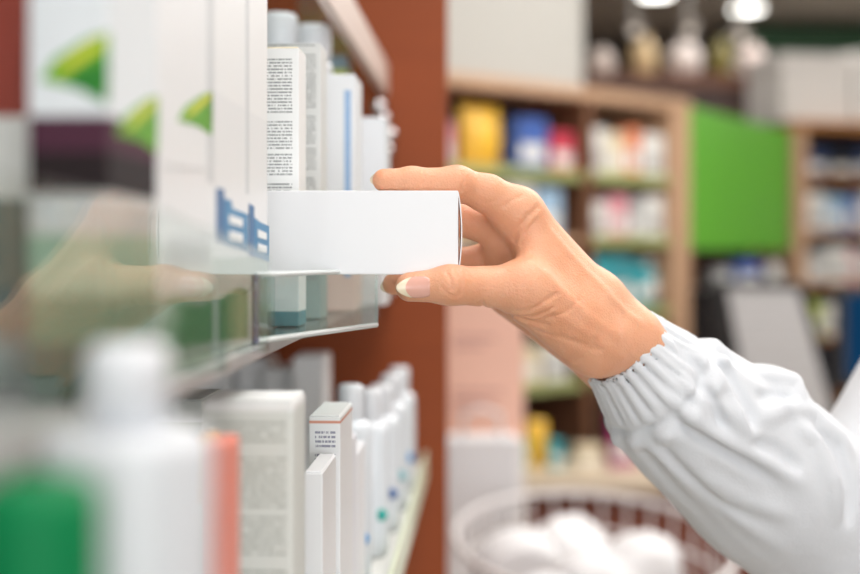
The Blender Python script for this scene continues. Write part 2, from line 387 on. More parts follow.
bm = bmesh.new(); tube(bm, [(A_.x, A_.y, .0012), (B_.x, B_.y, .0012)], .0012, 8); bm_obj('foot_rim', bm, mat('frosted_rim', (224, 230, 230), .2), tray)

# ------------------------------------------------------------------ lower shelf goods
ta = [(.004, .145, .0021, (150, 157, 150), .7, (-.0150, .0138, -.01))]
carton('large_text_carton', 'large white carton with grey-green small print on the lower shelf', 'carton', -.1003, -.0679, .42, .45, LOW, -.0535, banded('large_text_print', [(0, (216, 221, 217)), (.1475, (236, 238, 238))], .45, ta), bev=.0015)
carton('green_panel_carton', 'white-rimmed carton with dull green panel behind the white bottle', 'carton', -.150, -.1195, .50, .54, LOW, -.0635, banded('greenpanel_print', [(0, (150, 164, 142)), (.132, (226, 232, 230))]))
carton('orange_carton', 'slim orange carton between white bottle and large text carton', 'carton', -.0955, -.0900, .386, .404, LOW, -.0615, banded('orange_print', [(0, (222, 224, 220)), (.122, (230, 168, 92))]))
carton('coral_carton', 'slim coral-red carton standing close to the white bottle shoulder', 'carton', -.0815, -.0752, .345, .366, LOW, -.0570, banded('coral_print', [(0, (226, 134, 116))]), rz=.05)
tb = [(.086, .121, .0021, (110, 112, 140), .8, (-.0045, .005, -.02))]
carton('sharp_text_carton', 'narrow white carton with sharp small print and orange top line', 'carton', -.0815, -.0668, .55, .60, LOW, -.0769, banded('sharp_text_print', [(0, (232, 234, 236)), (.1245, (206, 128, 96)), (.1256, (236, 238, 238))], .4, tb))
carton('short_carton', 'short slim white carton in front of the sharp text carton', 'carton', -.0762, -.0682, .50, .545, LOW, -.0935, banded('short_print', [(0, (236, 238, 240))]))
carton('low_carton', 'low white carton with violet specks beside the sharp text carton', 'carton', -.0795, -.0690, .605, .64, LOW, -.098, banded('violet_print', [(0, (230, 232, 238))], .4, [(.01, .1, .012, (92, 84, 170), .5, (.001, .004, -.012))]))
carton('violet_speck_carton', 'white carton with a column of violet marks on the lower shelf', 'carton', -.0815, -.0702, .655, .70, LOW, -.112, banded('violet2_print', [(0, (234, 236, 240))], .4, [(.01, .09, .012, (92, 84, 170), .5, (.001, .004, -.018))]))
blues = [(70, 150, 210), (40, 170, 160), (90, 120, 170), (120, 180, 190)]
M_trl = mat('frosted_white_plastic', (226, 232, 238), .22, coat=.4)
k = 0
for t, s, top, R, lab in ((-.083, .735, -.083, .013, 'first frosted white bottle past the cartons on the lower shelf'), (-.077, .80, -.093, .0125, 'second frosted white bottle in the lower shelf front row'),
                          (-.0755, .87, -.098, .013, 'third frosted white bottle in the lower shelf front row'), (-.074, .94, -.098, .013, 'fourth frosted white bottle in the lower shelf front row'),
                          (-.073, 1.02, -.1, .0135, 'last frosted white bottle beside the brown end panel')):
    H = top - LOW
    o = bottle('frosted_bottle', lab, 'bottle', t, s, LOW, bprof(R, H - .022, R * .5), cprof(R * .62, H - .023, H), M_trl, M_pw2, 'frosted bottles on the lower shelf')
    bm = bmesh.new(); 
    for q_ in range(3):
        bmesh.ops.create_uvsphere(bm, u_segments=12, v_segments=8, radius=.0042, matrix=Matrix.Translation((R * .66 * (1 if q_ % 2 else .2), -R * .82, .012 + .017 * q_)) @ Matrix.Diagonal((1, .3, 1, 1)))
    bm_obj('label_dots', bm, mat('label_dot_%d' % (k % 4), blues[k % 4], .4), o, True); k += 1
for i in range(7):
    t1 = -.128 - i * .026
    s_ = .94 + .02 * (i % 3)
    carton('white_back_carton', '%s white carton in the back row of the lower shelf, counted from the aisle' % ('first', 'second', 'third', 'fourth', 'fifth', 'sixth', 'seventh')[i], 'carton', t1 - .024, t1, s_, s_ + .05, LOW, -.085 - .006 * ((i * 5) % 3), banded('backrow_print_%d' % (i % 3), [(0, (236, 240, 242)), (.07 + .01 * (i % 3), (246, 248, 250))]), 'white cartons in the back row of the lower shelf')
# near bottles
sB = .22; k_ = sB / F
Rb, Rc = 84 * k_, 41 * k_
zb = (HY - 432) * k_ - LOW; zc = (HY - 346) * k_ - LOW
bottle('big_white_bottle', 'blurred white bottle with tall white cap in the near foreground', 'bottle', (124 - 485) * k_, sB, LOW,
       [(Rb * .85, 0), (Rb, .004), (Rb, zb - .004), (Rb * .97, zb - .0015), (Rb * .88, zb - .0003), (Rc * 1.1, zb)], [(Rc, zb - .0002), (Rc, zc - .003), (Rc * .94, zc - .001), (Rc * .7, zc)], M_pw, M_pw2)
sG = .175; k_ = sG / F; Rg = 62 * k_; zg = (HY - 486) * k_ - LOW
gb = bottle('green_capped_bottle', 'white bottle with bright green cap at the bottom corner', 'bottle', (32 - 485) * k_, sG, LOW,
       [(Rg * .9, 0), (Rg * 1.05, .004), (Rg * 1.05, zg - .05), (Rg * .9, zg - .045), (Rg * .7, zg - .0435)], [(Rg * .97, zg - .044), (Rg, zg - .042), (Rg, zg - .004), (Rg * .94, zg - .0012), (Rg * .7, zg)], M_pw, mat('bright_green_cap', (0, 122, 70), .5, spec=.2))

# ------------------------------------------------------------------ the held box
dB = .53
x0 = (247 - HX) / F * dB; x1 = (461 - HX) / F * dB
z0 = (HY - 274.6) / F * dB; z1 = (HY - 190.5) / F * dB
D_BOX = .022
held = thing('medicine_box', 'blank white medicine box held out between thumb and fingers', 'box', (0, dB, CZ))
M_card = mat('glossy_white_card', (226, 228, 231), .28, coat=.25, var=.008, bscale=40)
bm = bmesh.new(); box(bm, (x0, 0, z0), (x1 - .0012, D_BOX, z1), .0005); bm_obj('body', bm, M_card, held)
bm = bmesh.new()
prof = [(0, 0), (.0004, .0), (.0011, .3), (.0013, .6), (.0008, 1)]
n = 12; va = []
for i in range(n + 1):                                      # tuck flap, slightly bowed outwards
    a = i / n; xx = x1 - .0010 + .0016 * math.sin(math.pi * a) ** .8; zz = z0 + .0006 + (z1 - z0 - .0012) * a
    va.append([bm.verts.new((xx, .0012, zz)), bm.verts.new((xx, D_BOX - .0006, zz)), bm.verts.new((xx - .0005, D_BOX - .0006, zz)), bm.verts.new((xx - .0005, .0012, zz))])
for a, b in zip(va, va[1:]):
    for j in range(4): bm.faces.new((a[j], a[(j + 1) % 4], b[(j + 1) % 4], b[j]))
bm.faces.new(va[0]); bm.faces.new(va[-1])
bm_obj('end_flap', bm, M_card, held)
bm = bmesh.new(); box(bm, (x1 - .0013, .0014, z0 + .0012), (x1 - .0009, D_BOX - .001, z1 - .0012)); bm_obj('inner_flap', bm, mat('kraft_inner', (120, 74, 60), .7), held)

# ------------------------------------------------------------------ the shop behind
M_oak = wood('pale_oak', (198, 162, 132), (182, 146, 116), (3, 3, 20), .5)
M_dark = mat('dark_brown_wood', (60, 34, 26), .5)
M_navy = mat('dark_navy_back', (46, 58, 78), .6)
M_umber = mat('mid_brown_post', (112, 76, 54), .5)
M_strip = mat('yellow_green_price_strip', (160, 168, 112), .4)
def frame_unit(name, label, org, e, a0, a1, depth, heights, h_top, posts, mpost, strip=True, h_base=-CZ):
    """open shelf unit: org/e in plan, a along the front, b towards the viewer; returns (empty, place)"""
    ang = math.atan2(e[1], e[0])
    o = thing(name, label, 'shelving', (org[0], org[1], 0), ang)
    def B(nm, A0, A1, b0, b1, h0, h1, m, par=o, bev=.002):
        bm = bmesh.new(); box(bm, (A0, -b1, h0 + CZ), (A1, -b0, h1 + CZ), bev); return bm_obj(nm, bm, m, par)
    B('back_panel', a0, a1, -depth - .015, -depth, h_base, h_top, M_navy)
    for (p0, p1, m) in posts: B('post', p0, p1, -depth, 0, h_base, h_top - .032 if p0 > a0 and p1 < a1 else h_top - .032, m)
    B('top_beam', a0, a1, -depth, .004, h_top - .032, h_top, mpost)
    spans = []
    ps = sorted(posts)
    for (l, r) in zip(ps, ps[1:]): spans.append((l[1], r[0]))
    for h in heights:
        for (l, r) in spans:
            s = B('shelf_board', l, r, -depth, -.012, h - .018, h, mpost)
            if strip and not (abs(h - .036) < 1e-6 and l < 0): B('price_strip', l + .003, r - .003, -.012, -.008, h - .024, h + .006, M_strip, s)
    return o, ang
def place(org, e, a, b, h):
    ang = math.atan2(e[1], e[0])
    return Vector((org[0] + e[0] * a + e[1] * b, org[1] + e[1] * a - e[0] * b, CZ + h + .0004)), ang
COLN = {'white': (226, 226, 222), 'cream': (224, 210, 180), 'yellow': (236, 186, 60), 'blue': (70, 100, 170), 'red': (196, 64, 84), 'pink': (222, 150, 160), 'teal': (70, 150, 160),
        'green': (110, 160, 90), 'orange': (222, 130, 90), 'grey': (170, 172, 172), 'navy': (44, 60, 96), 'lime': (180, 196, 90), 'violet': (130, 90, 150), 'pale blue': (160, 190, 216), 'black': (30, 30, 34), 'turquoise': (60, 160, 170), 'magenta': (160, 40, 110)}
ORD = ['first', 'second', 'third', 'fourth', 'fifth', 'sixth', 'seventh', 'eighth', 'ninth', 'tenth', 'eleventh', 'twelfth']
_cache = {}
def product(kind, col, w, d, h, loc, rz, label, group):
    key = (kind, col, round(w, 3), round(h, 3))
    m = mat('product_' + col.replace(' ', '_'), COLN[col], .4); m2 = mat('product_label_white', (228, 228, 224), .4)
    if kind == 'bottle':
        bm = bmesh.new(); R = w / 2
        lathe(bm, [(R * .9, 0), (R, .004), (R, h * .66), (R * .9, h * .73), (R * .45, h * .8), (R * .45, h * .84)], 16)
        o = bm_obj('product_bottle', bm, m, None, True, loc, rz); cat = 'bottle'
        bm = bmesh.new(); lathe(bm, [(R * .52, h * .83), (R * .52, h * .99), (R * .4, h)], 14); bm_obj('cap', bm, m2, o, True)
        bm = bmesh.new(); lathe(bm, [(R * 1.01, h * .2), (R * 1.01, h * .55)], 16); bm_obj('label', bm, m2, o, True)
    elif kind == 'bag':
        bm = bmesh.new(); nx, nz = 6, 8; g = {}
        for side in (1, -1):
            for i in range(nx + 1):
                for j in range(nz + 1):
                    u, v = i / nx * 2 - 1, j / nz
                    bulge = (1 - u * u) ** .5 * math.sin(math.pi * min(1, v * .9 + .1)) ** .6
                    g[side, i, j] = bm.verts.new((u * w / 2, side * (d / 2 * bulge + .0006), v * h))
            for i in range(nx):
                for j in range(nz): bm.faces.new((g[side, i, j], g[side, i + 1, j], g[side, i + 1, j + 1], g[side, i, j + 1]))
        o = bm_obj('product_bag', bm, m, None, True, loc, rz); cat = 'bag'
    else:
        bm = bmesh.new(); box(bm, (-w / 2, -d / 2, 0), (w / 2, d / 2, h), .0015)
        o = bm_obj('product_carton', bm, m, None, False, loc, rz); cat = 'carton'
        bm = bmesh.new(); box(bm, (-w * .38, -d / 2 - .0004, h * .18), (w * .38, -d / 2 + .0002, h * .5)); bm_obj('label', bm, m2 if col != 'white' else mat('product_grey', COLN['grey'], .4), o)
    return tag(o, label, cat, group)
def fill(org, e, h, a_from, items, where, group, b=-.03):
    """items = [(kind, colour, width, height, gap)]"""
    a = a_from
    for i, (kind, col, w, hh, gap) in enumerate(items):
        d = min(.11, w * .8) if kind == 'carton' else w * .6
        loc, ang = place(org, e, a + w / 2, b - d / 2 if kind != 'bottle' else b - w / 2, h)
        product(kind, col, w, d, hh, loc, ang, '%s %s, %s from the left %s' % (col, kind, ORD[i], where), group)
        a += w + gap

O1 = (.05, 3.0); E1 = (.7914, .6113)
unitA, angA = frame_unit('oak_shelf_unit', 'pale oak open shelving with colourful goods behind the raised hand', O1, E1, -.30, .916, .3, (.2136, .036, -.17, -.36), .447,
                   [(-.30, -.255, M_oak), (.478, .512, M_umber), (.838, .916, M_oak)], M_oak)
fill(O1, E1, .2136, -.245, [('carton', 'grey', .09, .12, .01), ('carton', 'white', .1, .15, .012), ('carton', 'pink', .07, .11, .052), ('bag', 'yellow', .135, .165, .030), ('carton', 'blue', .11, .14, .015), ('carton', 'red', .085, .11, .01)], 'on the top shelf of the left oak bay', 'goods on the top shelf, left oak bay')
fill(O1, E1, .2136, .52, [('carton', 'white', .07, .13, .008), ('carton', 'cream', .07, .12, .006), ('carton', 'orange', .06, .14, .008), ('carton', 'white', .09, .125, .006)], 'on the top shelf of the right oak bay', 'goods on the top shelf, right oak bay')
fill(O1, E1, .036, -.245, [('carton', 'white', .1, .12, .01), ('bottle', 'green', .06, .13, .01), ('carton', 'white', .1, .13, .01), ('carton', 'cream', .08, .12, .01), ('carton', 'violet', .07, .13, .01), ('carton', 'white', .1, .14, .01), ('carton', 'pale blue', .09, .13, .01)], 'on the second shelf of the left oak bay', 'goods on the second shelf, left oak bay')
fill(O1, E1, .036, .52, [('carton', 'white', .08, .1, .008), ('carton', 'pink', .07, .12, .006), ('carton', 'grey', .06, .11, .006), ('carton', 'white', .08, .12, .006)], 'on the second shelf of the right oak bay', 'goods on the second shelf, right oak bay')
fill(O1, E1, -.17, -.245, [('carton', 'white', .1, .18, .01), ('carton', 'green', .09, .13, .01), ('carton', 'white', .11, .185, .01), ('carton', 'pale blue', .1, .12, .01), ('carton', 'white', .1, .12, .01), ('carton', 'teal', .09, .14, .01)], 'on the third shelf of the left oak bay', 'goods on the third shelf, left oak bay')
fill(O1, E1, -.17, .52, [('carton', 'turquoise', .09, .15, .006), ('carton', 'teal', .08, .15, .008), ('carton', 'turquoise', .06, .13, .006), ('bottle', 'teal', .05, .14, .004)], 'on the third shelf of the right oak bay', 'goods on the third shelf, right oak bay')
fill(O1, E1, -.36, .0, [('carton', 'cream', .1, .09, .02), ('carton', 'grey', .1, .1, .02), ('carton', 'cream', .1, .1, .02), ('carton', 'white', .08, .1, .085), ('carton', 'cream', .1, .1, .02), ('carton', 'magenta', .1, .09, .02)], 'on the fourth oak shelf', 'goods on the fourth oak shelf')
# white header board standing on the oak shelving
bm = bmesh.new(); box(bm, (-.28, .0, 0), (.49, .06, .30), .003)
loc, ang = place(O1, E1, 0, -.02, .447)
tag(bm_obj('header_board', bm, mat('off_white_board', (182, 180, 174), .6), None, False, loc, ang), 'blank off-white header board on top of the oak shelving', 'sign board')

# dark cabinet farther back with things on top
bm = thing('dark_cabinet', 'dark brown tall cabinet behind the oak shelving with jars on top', 'cabinet', (.99, 5.02, 0))
dk = bm
def part(nm, lo, hi, m, par, bev=.003):
    b = bmesh.new(); box(b, lo, hi, bev); return bm_obj(nm, b, m, par)
part('body', (-.40, -.2, 0), (.40, .2, CZ + .655), M_dark, dk)
part('top_board', (-.42, -.22, CZ + .655), (.42, .22, CZ + .705), mat('warm_brown_board', (110, 66, 44), .45), dk)
part('door', (-.39, -.215, .1), (-.005, -.2, CZ + .64), M_dark, dk); part('door', (.005, -.215, .1), (.39, -.2, CZ + .64), M_dark, dk)
def vase(x, y, h, R, hh, rgb, label, nm='jar'):
    b = bmesh.new(); lathe(b, [(R * .6, 0), (R * .95, hh * .2), (R, hh * .5), (R * .8, hh * .8), (R * .5, hh * .92), (R * .55, hh)], 20)
    tag(bm_obj(nm, b, mat('glaze_%d_%d' % (rgb[0], rgb[2]), rgb, .3), None, True, (x, y, CZ + h)), label, nm)
vase(0.7, 4.92, .7055, .06, .12, (222, 206, 196), 'pale round jar, leftmost on top of the dark cabinet')
vase(0.88, 4.92, .7055, .055, .17, (214, 186, 140), 'tan tall jar beside the leftmost pale jar on the dark cabinet')
vase(1.05, 4.92, .7055, .07, .15, (226, 214, 208), 'large pale jar in the middle of the dark cabinet top')
vase(1.205, 4.92, .7055, .045, .16, (120, 110, 50), 'olive jar on the dark cabinet top')
vase(1.325, 4.92, .7055, .055, .14, (224, 206, 200), 'rounded pinkish jar at the right end of the dark cabinet top')
# green board
g0, g1 = Vector((.79, 3.62)), Vector((1.31, 4.35)); gd = (g1 - g0); gl = gd.length; ga = math.atan2(gd.y, gd.x)
gp = thing('green_board', 'plain bright green board between two pale oak posts', 'sign board', (g0.x, g0.y, CZ), ga)
part('panel', (.0, 0, .0), (gl, .03, .436), mat('bright_green_board', (98, 176, 52), .5, var=.02), gp)
part('bracket', (.1, .03, .1), (.13, .05, .14), M_umber, gp); part('bracket', (gl - .13, .03, .1), (gl - .1, .05, .14), M_umber, gp)
part('post', (.06, .03, -.1192), (.09, .06, .4), M_umber, gp); part('post', (gl - .17, .03, -.1192), (gl - .14, .06, .4), M_umber, gp)
# shelving on the right
O3 = (1.33, 4.36); E3 = (.9578, .2873)
unitC, angC = frame_unit('right_shelf_unit', 'oak-framed shelving with blue and white packs at the right edge', O3, E3, 0, 1.2, .3, (.27, .07, -.12, -.32, -.55), .475,
                         [(0, .055, M_oak), (.62, .66, M_oak), (1.15, 1.2, M_oak)], wood('amber_oak', (178, 122, 66), (160, 106, 56)), False)
for h, its, wh in ((.27, [('carton', 'navy', .1, .1, .01), ('carton', 'black', .09, .09, .01), ('carton', 'navy', .1, .1, .01), ('carton', 'grey', .09, .1, .01)], 'top'),
                   (.07, [('carton', 'white', .08, .14, .008), ('carton', 'pale blue', .08, .13, .008), ('carton', 'blue', .05, .13, .008), ('carton', 'white', .1, .14, .008), ('carton', 'pale blue', .07, .13, .008)], 'second'),
                   (-.12, [('carton', 'grey', .08, .12, .008), ('carton', 'white', .09, .13, .008), ('bottle', 'pink', .05, .14, .008), ('carton', 'white', .09, .12, .008), ('carton', 'grey', .08, .12, .008)], 'third'),
                   (-.32, [('carton', 'lime', .07, .13, .008), ('carton', 'white', .09, .12, .008), ('bottle', 'cream', .05, .14, .008), ('carton', 'green', .08, .12, .008), ('carton', 'white', .08, .12, .008)], 'fourth')):
    fill(O3, E3, h, .07, its, 'on the %s shelf of the right shelving' % wh, 'goods on the %s shelf, right shelving' % wh)
# big pale boxes on top of it
for i, (a, w, hh, c) in enumerate(((-.02, .30, .25, (216, 212, 208)), (.30, .34, .27, (222, 220, 216)), (.66, .38, .25, (208, 210, 204)))):
    loc, ang = place(O3, E3, a + w / 2, -.17, .475)
    o = thing('storage_box', '%s pale storage box on top of the right shelving' % ('leftmost', 'middle', 'rightmost')[i], 'box', loc, ang, 'storage boxes on the right shelving')
    part('body', (-w / 2, -.12, 0), (w / 2, .12, hh - .05), mat('storage_pale_%d' % i, c, .7), o); part('lid', (-w / 2 - .004, -.124, hh - .05), (w / 2 + .004, .124, hh), mat('storage_pale_%d' % i, c, .7), o)
# green fascia far behind
fa = thing('green_fascia', 'dark green fascia strip high on the far pale wall cabinet', 'sign board', (1.6, 6.42, CZ + 1.07))
part('board', (0, 0, 0), (2.4, .05, .13), mat('deep_green_fascia', (20, 74, 34), .5), fa)
fc = thing('far_cabinet', 'pale grey wall cabinet under the dark green fascia', 'cabinet', (1.6, 6.48, 0))
part('body', (0, 0, 0), (2.4, .4, CZ + 1.2), mat('far_cabinet_grey', (188, 192, 188), .6), fc)
for i in range(4): part('door', (.02 + i * .59, -.02, .1), (.59 + i * .59, 0, CZ + 1.05), mat('far_cabinet_grey', (188, 192, 188), .6), fc)
bm = bmesh.new(); box(bm, (.2, 6.9, 0), (1.5, 7.5, CZ + .95), .004); dk2 = thing('brown_wall_cabinet', 'far dark brown cabinet below the ceiling lamps', 'cabinet', (0, 0, 0)); bm_obj('body', bm, mat('umber_cabinet', (92, 66, 50), .6), dk2)
part('cornice', (.17, 6.87, CZ + .95), (1.53, 7.53, CZ + 1.0), mat('umber_cabinet', (92, 66, 50), .6), dk2)

# counter
ct = thing('counter', 'red-brown shop counter with beige worktop behind the wire basket', 'counter', (0, 0, 0))
part('worktop', (.1, 2.72, CZ - .555), (2.3, 3.0, CZ - .52), mat('beige_worktop', (206, 190, 168), .4), ct)
M_cf = mat('red_brown_front', (116, 56, 34), .45)
part('body', (.13, 2.77, 0), (2.28, 2.98, CZ - .555), M_cf, ct)
for i in range(4): part('front_panel', (.15 + i * .53, 2.755, .1), (.65 + i * .53, 2.77, CZ - .6), M_cf, ct)
for i, (x, w, hh, col, kd) in enumerate(((.255, .05, .11, 'yellow', 'bag'), (.30, .035, .06, 'turquoise', 'carton'), (.215, .04, .07, 'green', 'carton'), (.38, .06, .05, 'cream', 'carton'), (.46, .06, .12, 'magenta', 'carton'))):
    product(kd, col, w, .05, hh, (x, 2.88, CZ - .52), .1, '%s %s on the beige counter beside the pink display' % (col, kd), 'small goods on the counter')
# dark leaning stand with grey panel, on the counter
st = thing('grey_panel_stand', 'grey ribbed panel leaning in a black frame on the counter', 'display stand', (.80, 2.84, CZ - .52))
def slant(nm, pts_, th, m, par):
    b = bmesh.new(); poly_prism(b, pts_, (0, 1, 0.15), th); return bm_obj(nm, b, m, par)
def L3(px, py, d): return P(px, py, d) - Vector((.80, 2.84, CZ - .52))
slant('panel', [L3(728, 290, 2.86), L3(798, 291, 2.86), L3(834, 420, 2.80), L3(752, 420, 2.80)], .012, mat('cool_grey_panel', (168, 166, 166), .5), st)
for i in range(7):
    a = i / 7 + .08
    slant('rib', [L3(728 + 24 * a + 3, 290 + 130 * a, 2.857 - .06 * a), L3(798 + 36 * a - 3, 291 + 129 * a, 2.857 - .06 * a), L3(798 + 36 * a - 3, 294 + 129 * a, 2.857 - .06 * a), L3(728 + 24 * a + 3, 293 + 130 * a, 2.857 - .06 * a)], .004, mat('cool_grey_rib', (150, 148, 148), .5), st)
b = bmesh.new(); tube(b, [L3(716, 284, 2.865), L3(742, 425, 2.80), (-.02, 0.05, .012)], .016, 8); tube(b, [L3(716, 284, 2.865), L3(800, 285, 2.865), L3(842, 425, 2.80), (.12, .05, .012)], .010, 8); bm_obj('frame', b, mat('black_plastic', (24, 24, 27), .4), st)
part('foot', (-.08, -.08, 0), (.24, .1, .012), mat('black_plastic', (24, 24, 27), .4), st)
mn = thing('monitor', 'black-framed monitor with a blue screen at the right edge', 'monitor', (.99, 2.84, CZ - .52), -.1)
part('bezel', (-.02, 0, .19), (.36, .03, .435), mat('black_plastic', (24, 24, 27), .4), mn, .006)
part('screen', (-.0, -.003, .215), (.34, .0, .415), emitter('blue_screen', (40, 110, 170), .55), mn, 0)
part('stand', (.14, .01, .01), (.18, .03, .2), mat('black_plastic', (24, 24, 27), .4), mn); part('foot', (.06, -.07, 0), (.26, .09, .012), mat('black_plastic', (24, 24, 27), .4), mn)
# low dark cabinet under the green board
lc = thing('low_dark_cabinet', 'low black cabinet under the green board', 'cabinet', (1.06, 4.1, 0), ga)
part('body', (-.52, -.12, 0), (.22, .10, CZ - .14), mat('near_black_cabinet', (36, 34, 36), .5), lc); part('top_board', (-.53, -.13, CZ - .14), (.23, .11, CZ - .12), mat('near_black_cabinet', (36, 34, 36), .5), lc)
vx, va_ = P(747, 281, 3.98), 0
product('carton', 'blue', .085, .06, .085, (1.045, 3.97, CZ - .12), .3, 'bright blue carton under the green board', 'packs under the green board')
product('bottle', 'white', .05, .05, .08, (1.19, 4.14, CZ - .12), .2, 'white bottle beside the blue carton under the green board', 'packs under the green board')
product('carton', 'grey', .06, .05, .06, (.93, 3.84, CZ - .12), .3, 'grey carton left of the blue carton under the green board', 'packs under the green board')
# pink display stand
pk = thing('pink_display', 'pale pink cardboard floor display right of the brown end panel', 'display stand', (.0, 0, 0))
xp0, xp1 = (446 - HX) / F * 1.9, (524 - HX) / F * 1.9
M_pink = mat('pale_pink_card', (248, 200, 180), .55); 
part('header', (xp0, 1.9, CZ - .30), (xp1, 1.93, CZ - .03), M_pink, pk, .001)
part('body', (xp0, 1.88, 0), (xp1, 2.1, CZ - .30), mat('white_pink_card', (244, 240, 238), .55), pk, .001)
for i, (yy, w) in enumerate(((338, .07), (346, .05), (392, .08), (401, .06), (409, .075))):
    part('print_or_reflection_line', (xp0 + .01, 1.8994, CZ + (HY - yy) * 1.9 / F - .003), (xp0 + .01 + w, 1.9, CZ + (HY - yy) * 1.9 / F + .003), mat('pink_print_grey', (206, 160, 150), .5), pk, 0)
# wire basket with white paper bags
bk = thing('wire_basket', 'white wire dump basket full of white paper bags', 'basket', ((590 - HX) / F * 1.5, 1.5, 0))
M_wire = mat('white_wire', (226, 222, 222), .35)
ZR = CZ - .36; RX, RY = .17, .27
def ell_pts(z, f, n=48): return [(RX * f * math.cos(2 * math.pi * i / n), RY * f * math.sin(2 * math.pi * i / n), z) for i in range(n)]
b = bmesh.new(); tube(b, ell_pts(ZR, 1), .0045, 8, True); bm_obj('rim', b, M_wire, bk, True)
for i, (dz, f) in enumerate(((-.05, .985), (-.13, .96), (-.22, .93), (-.30, .9))):
    b = bmesh.new(); tube(b, ell_pts(ZR + dz, f), .0025, 6, True); bm_obj('hoop', b, M_wire, bk, True)
for i in range(30):
    a = 2 * math.pi * i / 30
    b = bmesh.new(); tube(b, [(RX * math.cos(a), RY * math.sin(a), ZR), (RX * .9 * math.cos(a), RY * .9 * math.sin(a), ZR - .30)], .0018, 5); bm_obj('wire', b, M_wire, bk, True)
b = bmesh.new(); box(b, (-RX * .6, -RY * .6, ZR - .306), (RX * .6, RY * .6, ZR - .300)); bm_obj('bottom_plate', b, M_wire, bk)
for sx in (-1, 1):
    for sy in (-1, 1):
        b = bmesh.new(); tube(b, [(sx * RX * .55, sy * RY * .55, ZR - .305), (sx * RX * .62, sy * RY * .62, 0)], .007, 8); bm_obj('leg', b, M_wire, bk, True)
M_bag = mat('white_paper', (230, 230, 232), .6)
bx0, by0 = (590 - HX) / F * 1.5, 1.5
rng = np.random.RandomState(4)
BAGS = ((.0, .17, -.04, .070, 'crumpled white paper bag at the back of the wire basket'), (-.082, .07, -.035, .070, 'crumpled white paper bag at the left of the wire basket'),
        (.082, .07, -.04, .070, 'crumpled white paper bag at the right of the wire basket'), (.0, -.02, -.035, .066, 'crumpled white paper bag in the middle of the wire basket'),
        (.075, -.12, -.05, .066, 'crumpled white paper bag at the front right of the wire basket'), (-.07, -.12, -.04, .066, 'crumpled white paper bag at the front left of the wire basket'))
for x, y, dz, R, lab in BAGS:
    b = bmesh.new(); bmesh.ops.create_icosphere(b, subdivisions=4, radius=1)
    dirs = rng.normal(size=(11, 3)); dirs /= np.linalg.norm(dirs, axis=1)[:, None]; offs = rng.uniform(.66, .98, 11)
    for v in b.verts:
        n_ = np.array(v.co); k_ = n_ @ dirs.T; r_ = min([o / c for o, c in zip(offs, k_) if c > .2] + [1.0])
        v.co = Vector(n_ * r_ * R); v.co.z *= .85; v.co.x *= .95; v.co.y *= .85
    o = bm_obj('paper_bag', b, M_bag, None, False, (bx0 + x, by0 + y, ZR + dz - .03))
    tag(o, lab, 'bag', 'white paper bags in the basket')
for i, (x, z, w, hgt, rz, lab) in enumerate((((452 - HX) / F * 1.62, -.30, .085, .11, .1, 'upright white carrier bag left of the wire basket under the pink display'),)):
    o = thing('carrier_bag', lab, 'bag', (x + .045, 1.80, 0), rz)
    b = bmesh.new(); box(b, (-.055, -.03, .0), (.055, .03, CZ - .28), .004); bm_obj('bag_body', b, M_bag, o)
    b = bmesh.new(); tube(b, [(-.03, -.02, CZ - .283), (-.027, -.02, CZ - .245), (.0, -.02, CZ - .235), (.027, -.02, CZ - .245), (.03, -.02, CZ - .283)], .003, 8); bm_obj('handle', b, M_bag, o, True)

# ------------------------------------------------------------------ lamps and added light
M_lamp = emitter('lamp_glow', (255, 252, 244), 14.0); M_ring = mat('lamp_ring_white', (225, 225, 222), .4)
for i, (x, y) in enumerate(((1.62, 6.1), (1.085, 5.74), (2.3, 4.6), (.9, 3.4), (2.3, 2.4), (.55, 1.6), (.9, -.2), (2.6, .2))):  # first two are in view, the others unseen and added for light
    lab = ('round ceiling downlight above the green fascia', 'round ceiling downlight left of the brightest one at the top edge', 'added unseen ceiling downlight over the right shelving', 'added unseen ceiling downlight over the dark cabinet',
           'added unseen ceiling downlight over the counter end', 'added unseen ceiling downlight over the wire basket', 'added unseen ceiling downlight over the wall shelving', 'added unseen ceiling downlight in the aisle')[i]
    o = thing('downlight', lab, 'ceiling lamp', (x, y, ZC), 0, 'ceiling downlights')
    b = bmesh.new(); lathe(b, [(.095, -.018), (.095, -.0005), (.08, -.0005)], 24); bm_obj('ring', b, M_ring, o, True)
    b = bmesh.new(); lathe(b, [(.078, -.022), (.078, -.0185)], 24); bm_obj('diffuser', b, M_lamp, o, True)
# glowing balls added to stand in for highlights on glass and metal
for i, (px, py, d) in enumerate(((635, 31, 4.5), (690, 31, 4.5), (741, 38, 4.5))):
    p = P(px, py, d)
    o = thing('glow_highlight', ('left glowing ball in place of a highlight over the dark cabinet', 'middle glowing ball in place of a highlight over the dark cabinet', 'right glowing ball in place of a highlight below the large downlight')[i], 'added glow', p, 0, 'glowing balls in place of highlights')
    b = bmesh.new(); tube(b, [(0, .03, .0), (0, .03, ZC - p.z)], .008, 8); bm_obj('rod', b, M_ring, o, True)
    b = bmesh.new(); lathe(b, [(.034, -.03), (.036, .04), (.02, .05)], 16, (0, .03, 0)); bm_obj('head', b, mat('glow_holder', (120, 110, 100), .5), o, True)
    b = bmesh.new(); bmesh.ops.create_icosphere(b, subdivisions=2, radius=.018); bm_obj('glow_ball', b, emitter('highlight_glow', (255, 240, 225), 2.2), o, True)
def area(name, loc, size, sy, power, rot, col=(1, 1, 1)):
    l = bpy.data.lights.new(name, 'AREA'); l.shape = 'RECTANGLE'; l.size = size; l.size_y = sy; l.energy = power; l.color = col
    o = bpy.data.objects.new(name, l); COL.objects.link(o); o.location = loc; o.rotation_euler = rot; return o
